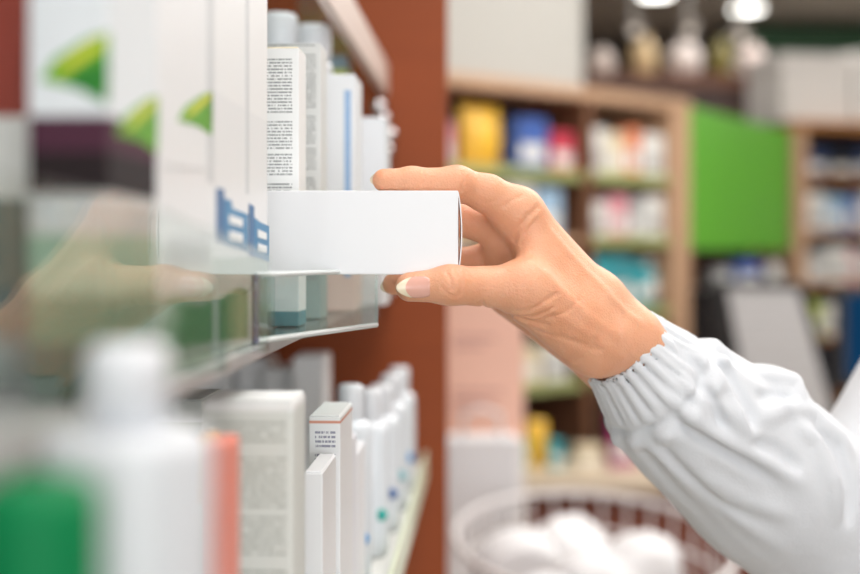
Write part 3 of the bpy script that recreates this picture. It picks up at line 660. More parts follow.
area('added_window_daylight', (1.2, Y0 + .02, 1.4), 3.4, 2.0, 140, (math.radians(90), 0, 0), (.96, .98, 1.0))  # area light added in the unseen window opening to act as daylight
area('added_key_aisle', (.05, -.15, ZC - .03), 1.0, 1.6, 58, (0, 0, 0), (1, .99, .97))  # unseen area light added above the aisle as the key
area('added_fill_basket', (.42, .98, ZC - .03),   .9, .7, 20, (0, 0, 0), (1, .98, .95))  # unseen area light added to brighten the pink display, bags and hand edge
area('added_fill_mid', (1.3, 2.3, ZC - .03), 1.8, 1.4, 110, (0, 0, 0), (1, .98, .95))  # unseen area light added to brighten the shop behind
area('added_fill_far', (2.0, 4.9, ZC - .03), 2.6, 1.6, 80, (0, 0, 0), (1, .97, .94))  # unseen area light added for the far end of the shop
wd = bpy.data.worlds.new('World'); SC.world = wd; wd.use_nodes = True
wd.node_tree.nodes['Background'].inputs[0].default_value = (.95, .98, 1, 1); wd.node_tree.nodes['Background'].inputs[1].default_value = 1.0

# ------------------------------------------------------------------ implicit surfaces for the person
f4 = np.float32
def smin(a, b, k):
    h = np.maximum(k - np.abs(a - b), 0) / k
    return np.minimum(a, b) - h * h * k * .25
def seg(Pn, a, b):
    a = np.array(a, f4); b = np.array(b, f4); ba = b - a; pa = Pn - a
    h = np.clip((pa @ ba) / max(1e-12, float(ba @ ba)), 0, 1)
    return np.sqrt(((pa - h[:, None] * ba) ** 2).sum(1)), h
def cone(Pn, a, b, ra, rb):
    d, h = seg(Pn, a, b); return d - (ra + (rb - ra) * h)
def ellip(Pn, c, R, rad):
    q = (Pn - np.array(c, f4)) @ np.array(R, f4).T if R is not None else Pn - np.array(c, f4)
    rad = np.array(rad, f4); k0 = np.sqrt(((q / rad) ** 2).sum(1)); k1 = np.sqrt(((q / rad ** 2) ** 2).sum(1)) + 1e-9
    return k0 * (k0 - 1) / k1
def mesh_sdf(fn, lo, hi, vox, relax=2):
    lo = np.array(lo, float); hi = np.array(hi, float); Bk = 8
    nb = np.ceil((hi - lo) / (vox * Bk)).astype(int); n = nb * Bk
    cc = [lo[i] + (np.arange(nb[i]) + .5) * Bk * vox - vox * .5 for i in range(3)]
    G = np.stack(np.meshgrid(*cc, indexing='ij'), -1).reshape(-1, 3).astype(f4)
    D0 = fn(G).reshape(nb)
    act = np.abs(D0) < Bk * vox * 1.35
    full = np.repeat(np.repeat(np.repeat(D0, Bk, 0), Bk, 1), Bk, 2).astype(f4)
    idx = np.argwhere(act); off = np.stack(np.meshgrid(*[np.arange(Bk)] * 3, indexing='ij'), -1).reshape(-1, 3)
    for s in range(0, len(idx), 400):
        I = (idx[s:s + 400][:, None, :] * Bk + off[None]).reshape(-1, 3)
        full[I[:, 0], I[:, 1], I[:, 2]] = fn((lo + I * vox).astype(f4))
    neg = full < 0
    c = np.zeros(tuple(n - 1), int)
    for dx in (0, 1):
        for dy in (0, 1):
            for dz in (0, 1): c += neg[dx:n[0] - 1 + dx, dy:n[1] - 1 + dy, dz:n[2] - 1 + dz]
    cells = np.argwhere((c > 0) & (c < 8))
    vid = -np.ones(tuple(n - 1), int); vid[tuple(cells.T)] = np.arange(len(cells))
    acc = np.zeros((len(cells), 3)); cnt = np.zeros(len(cells))
    corners = [(0, 0, 0), (1, 0, 0), (0, 1, 0), (1, 1, 0), (0, 0, 1), (1, 0, 1), (0, 1, 1), (1, 1, 1)]
    for i in range(8):
        for ax in range(3):
            if corners[i][ax] == 1: continue
            j = list(corners[i]); j[ax] = 1
            A = cells + corners[i]; B = cells + j
            va = full[tuple(A.T)]; vb = full[tuple(B.T)]; m = (va < 0) != (vb < 0)
            t = np.where(m, va / np.where(m, va - vb, 1), 0)
            acc += np.where(m[:, None], A + (B - A) * t[:, None], 0); cnt += m
    V = lo + acc / cnt[:, None] * vox
    quads = []
    for ax in range(3):
        u, v = (ax + 1) % 3, (ax + 2) % 3
        sl0 = [slice(1, n[i] - 1) for i in range(3)]; sl0[ax] = slice(0, n[ax] - 1)
        sl1 = list(sl0); sl1[ax] = slice(1, n[ax])
        a = neg[tuple(sl0)]; b = neg[tuple(sl1)]
        E = np.argwhere(a != b); st = np.array([1, 1, 1]); st[ax] = 0; E = E + st
        flip = neg[tuple(E.T)]
        du = np.zeros(3, int); du[u] = 1; dv = np.zeros(3, int); dv[v] = 1
        q = np.stack([vid[tuple((E - du - dv).T)], vid[tuple((E - dv).T)], vid[tuple(E.T)], vid[tuple((E - du).T)]], 1)
        q[~flip] = q[~flip][:, ::-1]; quads.append(q)
    Q = np.concatenate(quads); Q = Q[(Q >= 0).all(1)]
    for _ in range(relax):
        Pv = V.astype(f4); d = np.concatenate([fn(Pv[s:s + 60000]) for s in range(0, len(Pv), 60000)])
        g = grad(fn, Pv, vox * .4); V = V - np.clip(d, -vox * .5, vox * .5)[:, None] * g
    return V, Q
def grad(fn, Pv, e):
    out = np.zeros((len(Pv), 3), f4)
    for s in range(0, len(Pv), 60000):
        p = Pv[s:s + 60000]
        for i in range(3):
            o = np.zeros(3, f4); o[i] = e
            out[s:s + 60000, i] = (fn(p + o) - fn(p - o))
    return out / (np.linalg.norm(out, axis=1)[:, None] + 1e-9)
def np_mesh(name, V, Q, m, parent=None, smooth=True):
    me = bpy.data.meshes.new(name)
    me.vertices.add(len(V)); me.vertices.foreach_set('co', np.asarray(V, f4).ravel())
    me.loops.add(len(Q) * 4); me.loops.foreach_set('vertex_index', np.asarray(Q, np.int32).ravel())
    me.polygons.add(len(Q)); me.polygons.foreach_set('loop_start', np.arange(len(Q), dtype=np.int32) * 4)
    me.polygons.foreach_set('loop_total', np.full(len(Q), 4, np.int32))
    me.polygons.foreach_set('use_smooth', np.full(len(Q), smooth)); me.update(calc_edges=True); me.validate()
    return link(name, me, m, parent)
def hit(fn, o, d, t0, t1, n=1):
    """first surface point along a ray"""
    o = np.array(o, f4); d = np.array(d, f4); d = d / np.linalg.norm(d); t = t0
    for _ in range(160):
        v = float(fn((o + d * t)[None])[0])
        if abs(v) < 2e-5: break
        t += v * .7
        if t > t1: return None
    return o + d * t

# ---- the hand: joints as (column, row, distance), radii in mm
def J(j): p = P(*j); return (p.x, p.y, p.z)
IT, ID, IP, IM_, IK = (384, 180.3, .5405), (412, 180.3, .542), (457, 183.5, .546), (488, 194, .551), (518, 213, .557)
MT, MD, MP, MK = (398, 230, .5635), (422, 226, .565), (456, 219, .572), (512, 231, .575)
RT, RD, RP, RK = (393.5, 284, .5625), (420, 281, .566), (457, 264, .583), (507, 257, .590)
LT, LD, LP, LK = (428, 291, .580), (446, 290, .592), (468, 288, .604), (504, 284, .602)
TT, TI, TM, TC = (410, 287, .5285), (450, 285, .529), (522, 288, .541), (592, 334, .560)
WR, WU = (627, 337, .573), (618, 361, .588)
FR, FU = (770, 472, .606), (752, 494, .620)
chains = [  # a, b, ra, rb, blend
    (IT, ID, 5.2, 5.6, 3), (ID, IP, 5.6, 7.5, 4), (IP, IM_, 7.7, 8.1, 4), (IM_, IK, 8.1, 10.6, 5), (IK, (597, 304, .571), 10.9, 11.7, 8), ((597, 304, .571), WR, 11.7, 14.0, 9),
    (MT, MD, 5.2, 5.9, 3), (MD, MP, 6.0, 7.4, 3), (MP, MK, 7.3, 10.2, 4), (MK, (602, 322, .584), 10.6, 11.5, 8),
    (RT, RD, 5.1, 5.8, 3), (RD, RP, 5.9, 7.1, 3), (RP, RK, 7.0, 9.6, 4), (RK, (606, 345, .592), 10.0, 11.5, 8),
    (LT, LD, 4.4, 5.0, 3), (LD, LP, 5.1, 6.2, 3), (LP, LK, 6.3, 8.6, 4), (LK, (604, 363, .597), 9.2, 11.5, 8), ((513, 297, .597), (588, 350, .590), 10.5, 11.5, 8),
    (TC, TM, 14.5, 11.2, 8), ((540, 300, .549), (598, 343, .566), 12.0, 16.5, 10), ((536, 256, .553), (584, 300, .562), 8.0, 13.5, 9), ((531, 238, .558), (545, 262, .556), 6.5, 8.0, 7),
    ((545, 270, .572), (598, 335, .580), 13, 15, 10), ((515, 255, .583), (560, 300, .585), 8, 12, 9), ((501, 222, .571), (505, 262, .579), 8.5, 9.5, 5),
    (WR, FR, 14.4, 22.0, 10), (WU, FU, 15.2, 22.0, 10), ((598, 303, .571), WU, 12, 15, 9),
]
thumb = [(TT, TI, 6.5, 8.0, 3), (TI, TM, 8.1, 10.6, 5)]
CH = [(J(a), J(b), ra / 1000, rb / 1000, k / 1000) for a, b, ra, rb, k in chains]
THC = [(J(a), J(b), ra / 1000, rb / 1000, k / 1000) for a, b, ra, rb, k in thumb]
fingers = [(0, 6), (6, 10), (10, 14), (14, 19)]
GROOVES = []; RIDGES = []
def hand_base(Pn):
    groups = []
    for lo_, hi_ in ((0, 6), (6, 10), (10, 14), (14, 19)):
        d = None
        for a, b, ra, rb, k in CH[lo_:hi_]:
            c = cone(Pn, a, b, ra, rb); d = c if d is None else smin(d, c, k)
        groups.append(d)
    # fingers stay apart, knuckles and palm melt together: the blend widens towards the palm
    xx = np.clip((Pn[:, 0] / Pn[:, 1] * F + HX - 478) / 45, 0, 1)
    kk = (.0012 + .010 * xx).astype(f4)
    d = groups[0]
    for g in groups[1:]: d = smin(d, g, kk)
    for a, b, ra, rb, k in CH[19:]: d = smin(d, cone(Pn, a, b, ra, rb), k)
    t = None
    for a, b, ra, rb, k in THC:
        c = cone(Pn, a, b, ra, rb); t = c if t is None else smin(t, c, k)
    xt = np.clip((Pn[:, 0] / Pn[:, 1] * F + HX - 480) / 40, 0, 1)
    d = smin(d, t, (.0010 + .010 * xt).astype(f4))
    return d.astype(f4)
def hand(Pn):
    d = hand_base(Pn)
    for pts, dep, w in GROOVES:
        m = None
        for a, b in zip(pts, pts[1:]):
            q, _ = seg(Pn, a, b); m = q if m is None else np.minimum(m, q)
        d = d + dep * np.exp(-(m / w) ** 2)
    return d
CAM = (0, 0, CZ)
def pix(fn, px, py, off=0.0):
    p = hit(fn, CAM, tuple(P(px, py, 1.0) - Vector(CAM)), .45, .75)
    return p
def groove(pts, dep, w):
    q = [pix(hand_base, *p) for p in pts]; q = [tuple(p) for p in q if p is not None]
    if len(q) > 1: GROOVES.append((q, dep * (1.5 if dep > 0 else 1.2) / 1000, w / 1000))
# creases of the thumb joint, ball of the thumb, finger joints, palm; negative depth = tendon / vein
groove([(447, 272), (451, 280), (452, 290)], .42, .75); groove([(457, 270), (461, 278), (462, 288), (459, 296)], .40, .75); groove([(466, 271), (470, 277)], .25, .7)
groove([(443, 288), (448, 294), (455, 297)], .22, .8)
groove([(517, 311), (530, 310), (545, 301), (556, 294)], .45, 1.1); groove([(521, 317), (536, 316), (552, 308)], .4, 1.0); groove([(528, 322), (541, 321), (552, 316)], .3, 1.0)
groove([(482, 303), (497, 309), (512, 316), (528, 321), (546, 325)], .75, 1.4); groove([(514, 240), (519, 228), (527, 217), (538, 207)], .55, 1.3); groove([(505, 206), (514, 199), (522, 196)], .3, 1.1); groove([(521, 244), (527, 232), (536, 220)], .35, 1.0)
groove([(423, 171), (424, 178), (423, 186)], .22, .7); groove([(461, 171), (463, 180), (462, 190)], .25, .8)
groove([(485, 203), (496, 200)], .2, .9)
groove([(536, 330), (560, 338), (585, 344)], .3, 1.2); groove([(548, 318), (566, 312), (578, 300)], .3, 1.2); groove([(560, 335), (580, 345), (600, 350)], .3, 1.6); groove([(575, 362), (588, 352), (596, 340)], .35, 1.6)
groove([(545, 225), (575, 260), (612, 298), (640, 322)], -.55, 2.6)
groove([(530, 262), (560, 290), (590, 318), (616, 335)], -.55, 3.0)
groove([(545, 305), (572, 322), (600, 340), (622, 358)], -.4, 2.4)

SKIN = None
def skin_mat():
    m = bpy.data.materials.new('skin'); m.use_nodes = True
    nt = m.node_tree; b = nt.nodes['Principled BSDF']; N = nt.nodes.new; L = nt.links.new
    tc = N('ShaderNodeTexCoord'); n1 = N('ShaderNodeTexNoise'); n1.inputs['Scale'].default_value = 60; n1.inputs['Detail'].default_value = 4
    L(tc.outputs['Object'], n1.inputs['Vector'])
    mx = N('ShaderNodeMix'); mx.data_type = 'RGBA'; mx.inputs['A'].default_value = lin((214, 147, 108)); mx.inputs['B'].default_value = lin((238, 184, 152))
    L(n1.outputs['Fac'], mx.inputs['Factor']); L(mx.outputs['Result'], b.inputs['Base Color'])
    b.inputs['Subsurface Weight'].default_value = .35; b.inputs['Subsurface Radius'].default_value = (1.0, .35, .2); b.inputs['Subsurface Scale'].default_value = .0035
    b.inputs['Roughness'].default_value = .46; b.inputs['Specular IOR Level'].default_value = .42
    v = N('ShaderNodeTexVoronoi'); v.inputs['Scale'].default_value = 1100; L(tc.outputs['Object'], v.inputs['Vector'])
    n2 = N('ShaderNodeTexNoise'); n2.inputs['Scale'].default_value = 420; n2.inputs['Detail'].default_value = 3; L(tc.outputs['Object'], n2.inputs['Vector'])
    ad = N('ShaderNodeMath'); ad.operation = 'ADD'; L(v.outputs['Distance'], ad.inputs[0]); L(n2.outputs['Fac'], ad.inputs[1])
    bp = N('ShaderNodeBump'); bp.inputs['Strength'].default_value = .35; bp.inputs['Distance'].default_value = .0006
    L(ad.outputs[0], bp.inputs['Height']); L(bp.outputs['Normal'], b.inputs['Normal'])
    return m
M_skin = skin_mat()

# ---- rest of the person (standing at the right, turned towards the shelf and the camera)
BX, BY = .576, .718
fw = np.array([-.62, -.785, 0]); fw /= np.linalg.norm(fw); rt = np.array([fw[1], -fw[0], 0])     # forward, the person's right
def B3(r, f_, z): p = np.array([BX, BY, 0]) + rt * r + fw * f_; return (p[0], p[1], z)
ELB = (.2403, .655, 1.180); SHO = B3(.165, .0, 1.40)
RB = np.stack([rt, fw, [0, 0, 1]])
HEAD = B3(0, .035, 1.665)
def body(Pn):
    d = ellip(Pn, HEAD, RB, (.074, .092, .112))
    d = smin(d, ellip(Pn, B3(0, .066, 1.605), RB, (.045, .052, .060)), .04)
    d = smin(d, cone(Pn, B3(0, .0, 1.46), B3(0, .012, 1.60), .052, .05), .03)
    d = smin(d, cone(Pn, B3(0, .122, 1.640), B3(0, .134, 1.628), .006, .0085), .010)               # nose
    d = smin(d, cone(Pn, B3(0, .116, 1.672), B3(0, .134, 1.632), .0055, .0085), .012)
    for s in (-1, 1):
        d = smin(d, ellip(Pn, B3(s * .075, .02, 1.655), RB, (.010, .020, .032)), .008)                 # ears
        d = d + .006 * np.exp(-((np.linalg.norm((Pn - np.array(B3(s * .033, .118, 1.668), f4)) * np.array((1, 1, 1.3), f4), axis=1)) / .017) ** 2)
    for s in (-1, 1): d = smin(d, ellip(Pn, B3(s * .033, .1035, 1.6735), RB, (.0150, .0125, .0095)), .004)   # upper lids
    d = smin(d, ellip(Pn, B3(0, .114, 1.597), RB, (.021, .010, .005)), .006)                            # lips
    d = smin(d, ellip(Pn, B3(0, .113, 1.588), RB, (.018, .010, .0055)), .005)
    d = smin(d, ellip(Pn, B3(0, 0, 1.30), RB, (.155, .085, .17)), .06)
    d = smin(d, ellip(Pn, B3(0, 0, 1.0), RB, (.15, .10, .18)), .08)
    d = smin(d, cone(Pn, B3(.13, 0, 1.41), B3(-.13, 0, 1.41), .05, .05), .05)
    for s in (-1, 1):
        d = smin(d, cone(Pn, B3(s * .08, 0, .92), B3(s * .085, .01, .50), .082, .052), .04)
        d = smin(d, cone(Pn, B3(s * .085, .01, .50), B3(s * .09, -.01, .09), .052, .036), .03)
    d = smin(d, cone(Pn, SHO, ELB, .05, .038), .04)
    d = smin(d, cone(Pn, ELB, J(FR), .038, .028), .03)
    L0, L1, L2 = B3(-.175, 0, 1.40), B3(-.235, .0, 1.13), B3(-.24, .07, .90)
    d = smin(d, cone(Pn, L0, L1, .048, .038), .04); d = smin(d, cone(Pn, L1, L2, .038, .026), .03)
    d = smin(d, ellip(Pn, B3(-.238, .09, .845), RB, (.016, .036, .048)), .02)
    for i, (a, l) in enumerate(((.05, .075), (.028, .085), (.006, .08), (-.016, .065))):
        d = smin(d, cone(Pn, B3(-.238, .085 + a * .8, .82), B3(-.225, .085 + a, .82 - l), .0085, .0065), .004)
    d = smin(d, cone(Pn, B3(-.23, .125, .86), B3(-.215, .15, .80), .011, .008), .008)
    return d.astype(f4)

V1, Q1 = mesh_sdf(hand, (-.030, .515, 1.288 - .052), (.178, .665, 1.405), .0007)
def trimmed(V, Q, keep):
    k = keep(V); q = Q[k[Q].all(1)]; used = np.unique(q); mp = -np.ones(len(V), int); mp[used] = np.arange(len(used)); return V[used], mp[q]
V2, Q2 = mesh_sdf(lambda p: np.maximum(body(p), p[:, 2] - 1.36), (.10, .36, .02), (1.05, 1.25, 1.54), .0085, 1)
V2b, Q2b = mesh_sdf(lambda p: np.maximum(body(p), 1.33 - p[:, 2]), (.40, .50, 1.31), (.74, .90, 1.80), .0032, 1)
Q2 = np.concatenate([Q2, Q2b + len(V2)]); V2 = np.concatenate([V2, V2b])
V = np.concatenate([V1, V2]); Q = np.concatenate([Q1, Q2 + len(V1)])
person = np_mesh('person', V, Q, M_skin)
tag(person, 'person in a white lab coat reaching a hand out to hold the white box', 'person')

for sgn in (-1, 1):
    eb = bmesh.new(); bmesh.ops.create_uvsphere(eb, u_segments=20, v_segments=12, radius=.0115)
    eye = bm_obj('eye', eb, mat('eye_white', (232, 230, 226), .2), person, True, B3(sgn * .033, .104, 1.668))
    eb = bmesh.new(); bmesh.ops.create_uvsphere(eb, u_segments=16, v_segments=10, radius=.0056); bm_obj('iris', eb, mat('brown_iris', (60, 38, 26), .15), eye, True, tuple(np.array(fw) * .0072))
    eb = bmesh.new(); tube(eb, [B3(sgn * .017, .121, 1.6925), B3(sgn * .034, .117, 1.6955), B3(sgn * .05, .103, 1.689)], [.0018, .0022, .0010], 8); bm_obj('eyebrow', eb, mat('brown_brow', (84, 56, 40), .6), person, True)
eb = bmesh.new()
for dz, wd_, hh_ in ((1.5965, .0205, .0042), (1.5885, .0175, .0050)):
    bmesh.ops.create_uvsphere(eb, u_segments=24, v_segments=12, radius=1.0, matrix=Matrix.Translation(B3(0, .1155, dz)) @ Matrix(((rt[0], fw[0], 0, 0), (rt[1], fw[1], 0, 0), (0, 0, 1, 0), (0, 0, 0, 1))) @ Matrix.Diagonal((wd_, .0095, hh_, 1)))
bm_obj('lips', eb, mat('rose_lips', (190, 104, 96), .35), person, True)
# nails
M_nail = mat('nail_pink', (226, 172, 156), .22, coat=.5, var=.02); M_tip = mat('nail_tip', (232, 220, 192), .25, coat=.4, var=.02)
def nail(fn, cpt, axis_u, axis_v, outw, lu, lv, n=18, a0=.45, over=0.0, th=.00040, name='fingernail', droop=.0):
    """a plate moulded on the finger: u runs towards the free edge, v across, outw points away from the flesh; past a0 it grows straight on"""
    cpt, U_, V_, O = (np.array(x, float) for x in (cpt, axis_u, axis_v, outw))
    U_ /= np.linalg.norm(U_); O = O - U_ * (O @ U_); O /= np.linalg.norm(O); V_ = np.cross(O, U_)
    top = {}; bot = {}; bm = bmesh.new(); nu, nv = n, 14
    def width(a): return 1 - .16 * a * a if a > 0 else max(.5, (1 - abs(a) ** 4.0) ** .45 if a > -1 else .5)
    def surf(a, v):
        o = cpt + U_ * (a * lu) + V_ * v + O * .02
        p = hit(fn, o, -O, 0, .045)
        return None if p is None else np.array(p, float)
    row0 = {}
    for i in range(nu + 1):
        a = i / nu * 2 - 1; wv = width(a)
        for j in range(nv + 1):
            b = j / nv * 2 - 1
            ae = a - (.20 + .42 * max(0, a)) * b * b; p = surf(max(-1, min(ae, a0)), b * lv * wv)
            if p is None: p = cpt + U_ * (min(ae, a0) * lu) + V_ * (b * lv * wv) - O * (.0026 * b * b)
            if ae > a0: p = p + U_ * ((ae - a0) * lu) - O * droop * (ae - a0) ** 2
            lift = .00022
            top[i, j] = bm.verts.new(p + O * (lift + th)); bot[i, j] = bm.verts.new(p + O * (lift - .0004))
    for i in range(nu):
        for j in range(nv):
            mi = 1 if (i / nu * 2 - 1) > a0 + .1 else 0
            bm.faces.new((top[i, j], top[i + 1, j], top[i + 1, j + 1], top[i, j + 1])).material_index = mi
            bm.faces.new((bot[i, j + 1], bot[i + 1, j + 1], bot[i + 1, j], bot[i, j])).material_index = mi
        for j, sgn in ((0, 1), (nv, -1)):
            q = (top[i, j], bot[i, j], bot[i + 1, j], top[i + 1, j]); bm.faces.new(q if sgn > 0 else q[::-1]).material_index = mi
    for i in (0, nu):
        for j in range(nv): bm.faces.new((top[i, j], top[i, j + 1], bot[i, j + 1], bot[i, j])).material_index = 1 if i else 0
    return bm_obj(name, bm, [M_nail, M_tip], person, True)
c = pix(hand, 413, 287.5)
nail(hand_base, c, (-1, 0, -.03), (0, 0, 1), (-.08, -1, -.06), .0074, .0047, a0=.30, droop=-.0006)
# index and ring nails: the plates sit on the far side, their free edges show beyond the tips
tI = np.array(J(IT)); nail(hand_base, tI + np.array((.0008, .003, .0006)), (-1, 0, -.10), (0, 0, 1), (-.05, 1, .2), .0074, .0047, a0=.1)
tR = np.array(J(RT)); nail(hand_base, tR + np.array((.0006, .003, -.0005)), (-1, 0, -.15), (0, 0, 1), (-.05, 1, -.1), .0072, .0048, a0=.2)

# ---- lab coat
def cloth_mat():
    m = bpy.data.materials.new('white_coat_cotton'); m.use_nodes = True
    nt = m.node_tree; b = nt.nodes['Principled BSDF']; N = nt.nodes.new; L = nt.links.new
    b.inputs['Base Color'].default_value = lin((209, 213, 218)); b.inputs['Roughness'].default_value = .75; b.inputs['Sheen Weight'].default_value = .15
    tc = N('ShaderNodeTexCoord'); n1 = N('ShaderNodeTexNoise'); n1.inputs['Scale'].default_value = 900; n1.inputs['Detail'].default_value = 2; L(tc.outputs['Object'], n1.inputs['Vector'])
    n2 = N('ShaderNodeTexNoise'); n2.inputs['Scale'].default_value = 38; n2.inputs['Detail'].default_value = 4; L(tc.outputs['Object'], n2.inputs['Vector'])
    ad = N('ShaderNodeMath'); ad.operation = 'MULTIPLY_ADD'; ad.inputs[1].default_value = 9.0; L(n2.outputs['Fac'], ad.inputs[0]); L(n1.outputs['Fac'], ad.inputs[2])
    bp = N('ShaderNodeBump'); bp.inputs['Strength'].default_value = .25; bp.inputs['Distance'].default_value = .0006; L(ad.outputs[0], bp.inputs['Height']); L(bp.outputs['Normal'], b.inputs['Normal'])
    return m
M_coat = cloth_mat()
C0 = np.array(J((628, 354, .5805))); C1 = np.array(J((672, 402, .593)))
AX = (C1 - C0) / np.linalg.norm(C1 - C0)
SL = [(J((628, 353, .5805)), J((671, 400, .592)), .0232, .0282), (J((671, 400, .592)), J((711, 432, .605)), .0282, .0345), (J((711, 432, .605)), J((763, 474, .622)), .0345, .041),
      (J((763, 474, .622)), ELB, .041, .053)]
SU = [(ELB, tuple(np.array(ELB) * .5 + np.array(SHO) * .5), .054, .060), (tuple(np.array(ELB) * .5 + np.array(SHO) * .5), SHO, .060, .074)]
e1 = np.cross(AX, (0, 1, 0)); e1 /= np.linalg.norm(e1); e2 = np.cross(AX, e1)
FOLDS = []
def sleeve_base(Pn):
    d = None
    for a, b, ra, rb in SL:
        c = cone(Pn, a, b, ra, rb); d = c if d is None else smin(d, c, .02)
    d = smin(d, ellip(Pn, J((770, 392, .612)), None, (.015, .022, .013)), .012)
    u = None
    for a, b, ra, rb in SU:
        c = cone(Pn, a, b, ra, rb); u = c if u is None else smin(u, c, .02)
    return smin(d, u, .006)
def sleeve(Pn):
    d = sleeve_base(Pn)
    q = Pn - C0.astype(f4); s = q @ AX.astype(f4)
    ph = np.arctan2(q @ e2.astype(f4), q @ e1.astype(f4))
    win = np.clip((s + .0075) / .006, .35, 1) * np.clip((.0225 - s) / .010, 0, 1)
    g1 = np.abs(np.sin(10.5 * ph + .8 * np.sin(3 * ph + 1) + 22 * s)) ** .55; g2 = np.abs(np.sin(16 * ph + 1.5 * np.sin(2 * ph) - 15 * s)) ** .7
    d = d - win * (.0017 * (g1 - .75) + .0008 * (g2 - .7))
    d = d + .0026 * np.exp(-((s - .0225) / .0022) ** 2) * (.7 + .35 * np.sin(9 * ph + 1)) - .0016 * np.exp(-((s - .0285) / .0045) ** 2) * (1 + np.sin(12 * ph + 2))
    fade = np.exp(-np.clip(s - .03, 0, 1) / .03) * np.clip((s - .024) / .01, 0, 1)
    d = d - fade * (.0016 * np.sin(11 * ph + .8 + 12 * s) + .0010 * np.sin(17 * ph))
    for pts, amp, w in FOLDS:
        m = np.full(len(Pn), 9, f4); tt_ = np.zeros(len(Pn), f4); k = len(pts) - 1
        for i, (a, b) in enumerate(zip(pts, pts[1:])):
            r, h = seg(Pn, a, b); c = r < m; m = np.where(c, r, m); tt_ = np.where(c, (i + h) / k, tt_)
        fd = np.clip(tt_ / .3, 0, 1) * np.clip((1 - tt_) / .3, 0, 1); fd = fd * fd * (3 - 2 * fd)
        d = d - amp * fd * np.exp(-(m / w) ** 2)
    # hollow cuff: the opening around the wrist
    inner = np.minimum(np.linalg.norm(np.cross(q, AX.astype(f4)), axis=1) - .0212, 1.0)
    inner = np.maximum(inner, s - .022)
    d = np.maximum(d, -inner)
    d = np.maximum(d, -(s + .0072 + .0008 * np.sin(9 * ph + 1)))
    return d.astype(f4)
def fold(pts, amp, w):
    q = [pix(sleeve_base, *p) for p in pts]; q = [tuple(p) for p in q if p is not None]
    if len(q) > 1: FOLDS.append((q, 1.6 * amp / 1000, .85 * w / 1000))
fold([(655, 385), (690, 416), (728, 442), (768, 466), (812, 490)], 3.4, 4.6); fold([(662, 402), (700, 436), (742, 460), (792, 484)], -3.0, 3.6)
fold([(684, 340), (716, 374), (738, 412), (748, 452)], 2.6, 5); fold([(700, 345), (731, 380), (748, 408), (756, 440)], -2.8, 4)
fold([(740, 366), (772, 364), (796, 380), (804, 410)], 2.4, 5); fold([(748, 426), (784, 408), (812, 412), (840, 436), (856, 460)], 3.4, 5)
fold([(752, 398), (778, 396), (798, 404)], -2.4, 4)
fold([(786, 414), (816, 440), (832, 478), (838, 530)], 3.6, 5); fold([(806, 424), (838, 450), (851, 490), (846, 535)], -4.6, 4.2)
fold([(640, 405), (684, 462), (736, 514), (800, 562)], 2.0, 6); fold([(640, 420), (676, 462), (720, 500), (770, 530)], -1.8, 4)
fold([(745, 440), (776, 450), (806, 474)], -2.2, 4); fold([(690, 370), (714, 402), (726, 436)], -2.0, 3.4); fold([(676, 372), (700, 402), (716, 432)], 1.8, 3.6)
fold([(700, 470), (745, 500), (800, 520)], 1.6, 5); fold([(825, 330), (836, 372), (856, 410)], 2.0, 7); fold([(672, 340), (694, 362), (708, 386)], -1.6, 3)
V3, Q3 = mesh_sdf(sleeve, (.060, .53, 1.07), (.52, .96, 1.50), .00125, 1)
slv = np_mesh('coat_sleeve', V3, Q3, M_coat, person)
def coat(Pn):
    d = ellip(Pn, B3(0, .005, 1.28), RB, (.185, .125, .22))
    d = smin(d, cone(Pn, B3(.12, -.005, 1.405), B3(-.12, -.005, 1.405), .068, .068), .05)
    d = smin(d, ellip(Pn, B3(0, .0, 1.0), RB, (.19, .135, .26)), .08)
    z = Pn[:, 2]; q = Pn - np.array([BX, BY, 0], f4); r = q @ rt.astype(f4); ff = q @ fw.astype(f4)
    sk = np.clip((1.0 - z) / .45, 0, 1)
    a = np.arctan2(ff, r)
    sq = np.sqrt((r / (.19 + .05 * sk)) ** 2 + (ff / (.135 + .05 * sk)) ** 2)
    skirt = (sq - 1 - .03 * sk * np.sin(7 * a)) * .14
    skirt = np.maximum(np.maximum(skirt, z - 1.02), .52 - z)
    d = smin(d, skirt.astype(f4), .03)
    L0, L1, L2 = B3(-.175, 0, 1.40), B3(-.235, .0, 1.13), B3(-.24, .065, .915)
    d = smin(d, cone(Pn, L0, L1, .068, .056), .03); d = smin(d, cone(Pn, L1, L2, .056, .042), .02)
    d = d + .004 * np.exp(-(r / .004) ** 2) * (ff > 0)                                    # front closure
    d = np.maximum(d, -cone(Pn, B3(0, .03, 1.47), B3(0, .12, 1.36), .062, .02))           # V neck
    d = np.maximum(d, -cone(Pn, B3(-.24, .075, .905), B3(-.24, .09, .8), .034, .04))
    return d.astype(f4)
V4, Q4 = mesh_sdf(coat, (.15, .42, .48), (1.05, 1.22, 1.52), .007, 1)
np_mesh('lab_coat', V4, Q4, M_coat, person)
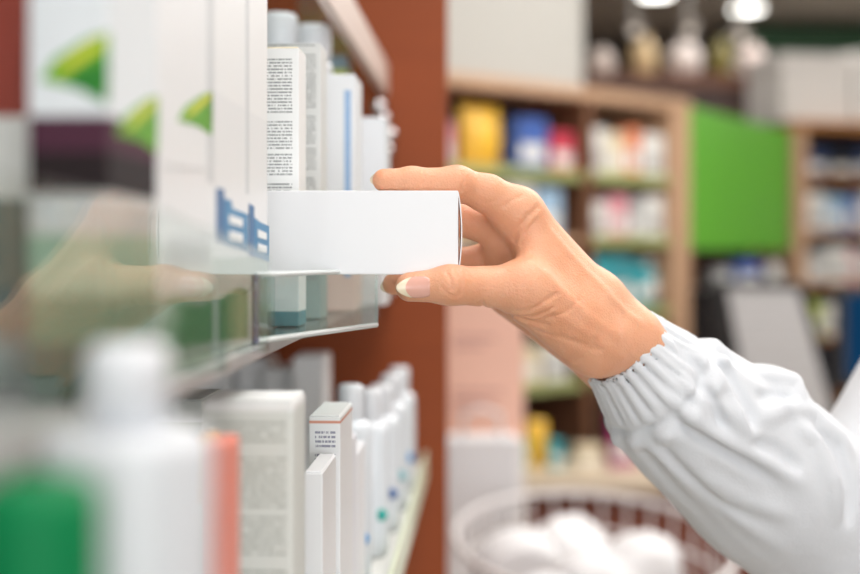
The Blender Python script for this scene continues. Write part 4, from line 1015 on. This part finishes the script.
def hair(Pn):
    d = ellip(Pn, B3(0, .015, 1.69), RB, (.088, .105, .108))
    d = smin(d, ellip(Pn, B3(0, -.03, 1.62), RB, (.085, .07, .12)), .03)
    d = np.maximum(d, -ellip(Pn, B3(0, .11, 1.63), RB, (.064, .09, .095)))
    a = Pn @ rt.astype(f4); return (d - .0012 * np.sin(260 * a + 8 * Pn[:, 2])).astype(f4)
V5, Q5 = mesh_sdf(hair, (.35, .55, 1.45), (.82, 1.05, 1.84), .004, 1)
np_mesh('hair', V5, Q5, mat('brown_hair', (74, 48, 34), .4, bump=.4, bscale=300), person)
def trousers(Pn):
    d = None
    for s in (-1, 1):
        c = cone(Pn, B3(s * .085, 0, .86), B3(s * .09, 0, .06), .095, .062); d = c if d is None else smin(d, c, .03)
    return np.maximum(np.maximum(d, .055 - Pn[:, 2]), Pn[:, 2] - .9).astype(f4)
V6, Q6 = mesh_sdf(trousers, (.3, .5, .0), (.9, 1.1, .98), .009, 1)
np_mesh('trousers', V6, Q6, mat('white_trousers', (206, 208, 212), .7), person)
def shoe(Pn, s):
    d = ellip(Pn, B3(s * .09, .05, .035), RB, (.044, .13, .045)); d = smin(d, cone(Pn, B3(s * .09, -.03, .06), B3(s * .09, -.02, .09), .046, .044), .03)
    return np.maximum(d, -Pn[:, 2] + .001).astype(f4)
for s in (-1, 1):
    Vs, Qs = mesh_sdf(lambda p: shoe(p, s), (.3, .4, -.01), (.95, 1.15, .16), .007, 1)
    np_mesh('shoe', Vs, Qs, mat('white_shoe', (222, 222, 222), .5), person)

# ------------------------------------------------------------------ camera
cam = bpy.data.cameras.new('camera'); cam.lens = 50; cam.sensor_width = 36; cam.sensor_fit = 'HORIZONTAL'
cam.shift_y = -(287.0 - HY) / 860.0
cam.dof.use_dof = True; cam.dof.focus_distance = .535; cam.dof.aperture_fstop = 4.0
cam.clip_start = .01
co = bpy.data.objects.new('camera', cam); COL.objects.link(co); co.location = CAM; co.rotation_euler = (math.radians(90), 0, 0)
SC.camera = co
vs = SC.view_settings; vs.view_transform = 'Standard'; vs.look = 'None'; vs.gamma = 1; vs.use_curve_mapping = False; vs.exposure = -1.05
SC.cycles.use_denoising = True
SC.cycles.transparent_max_bounces = 16; SC.cycles.max_bounces = 8
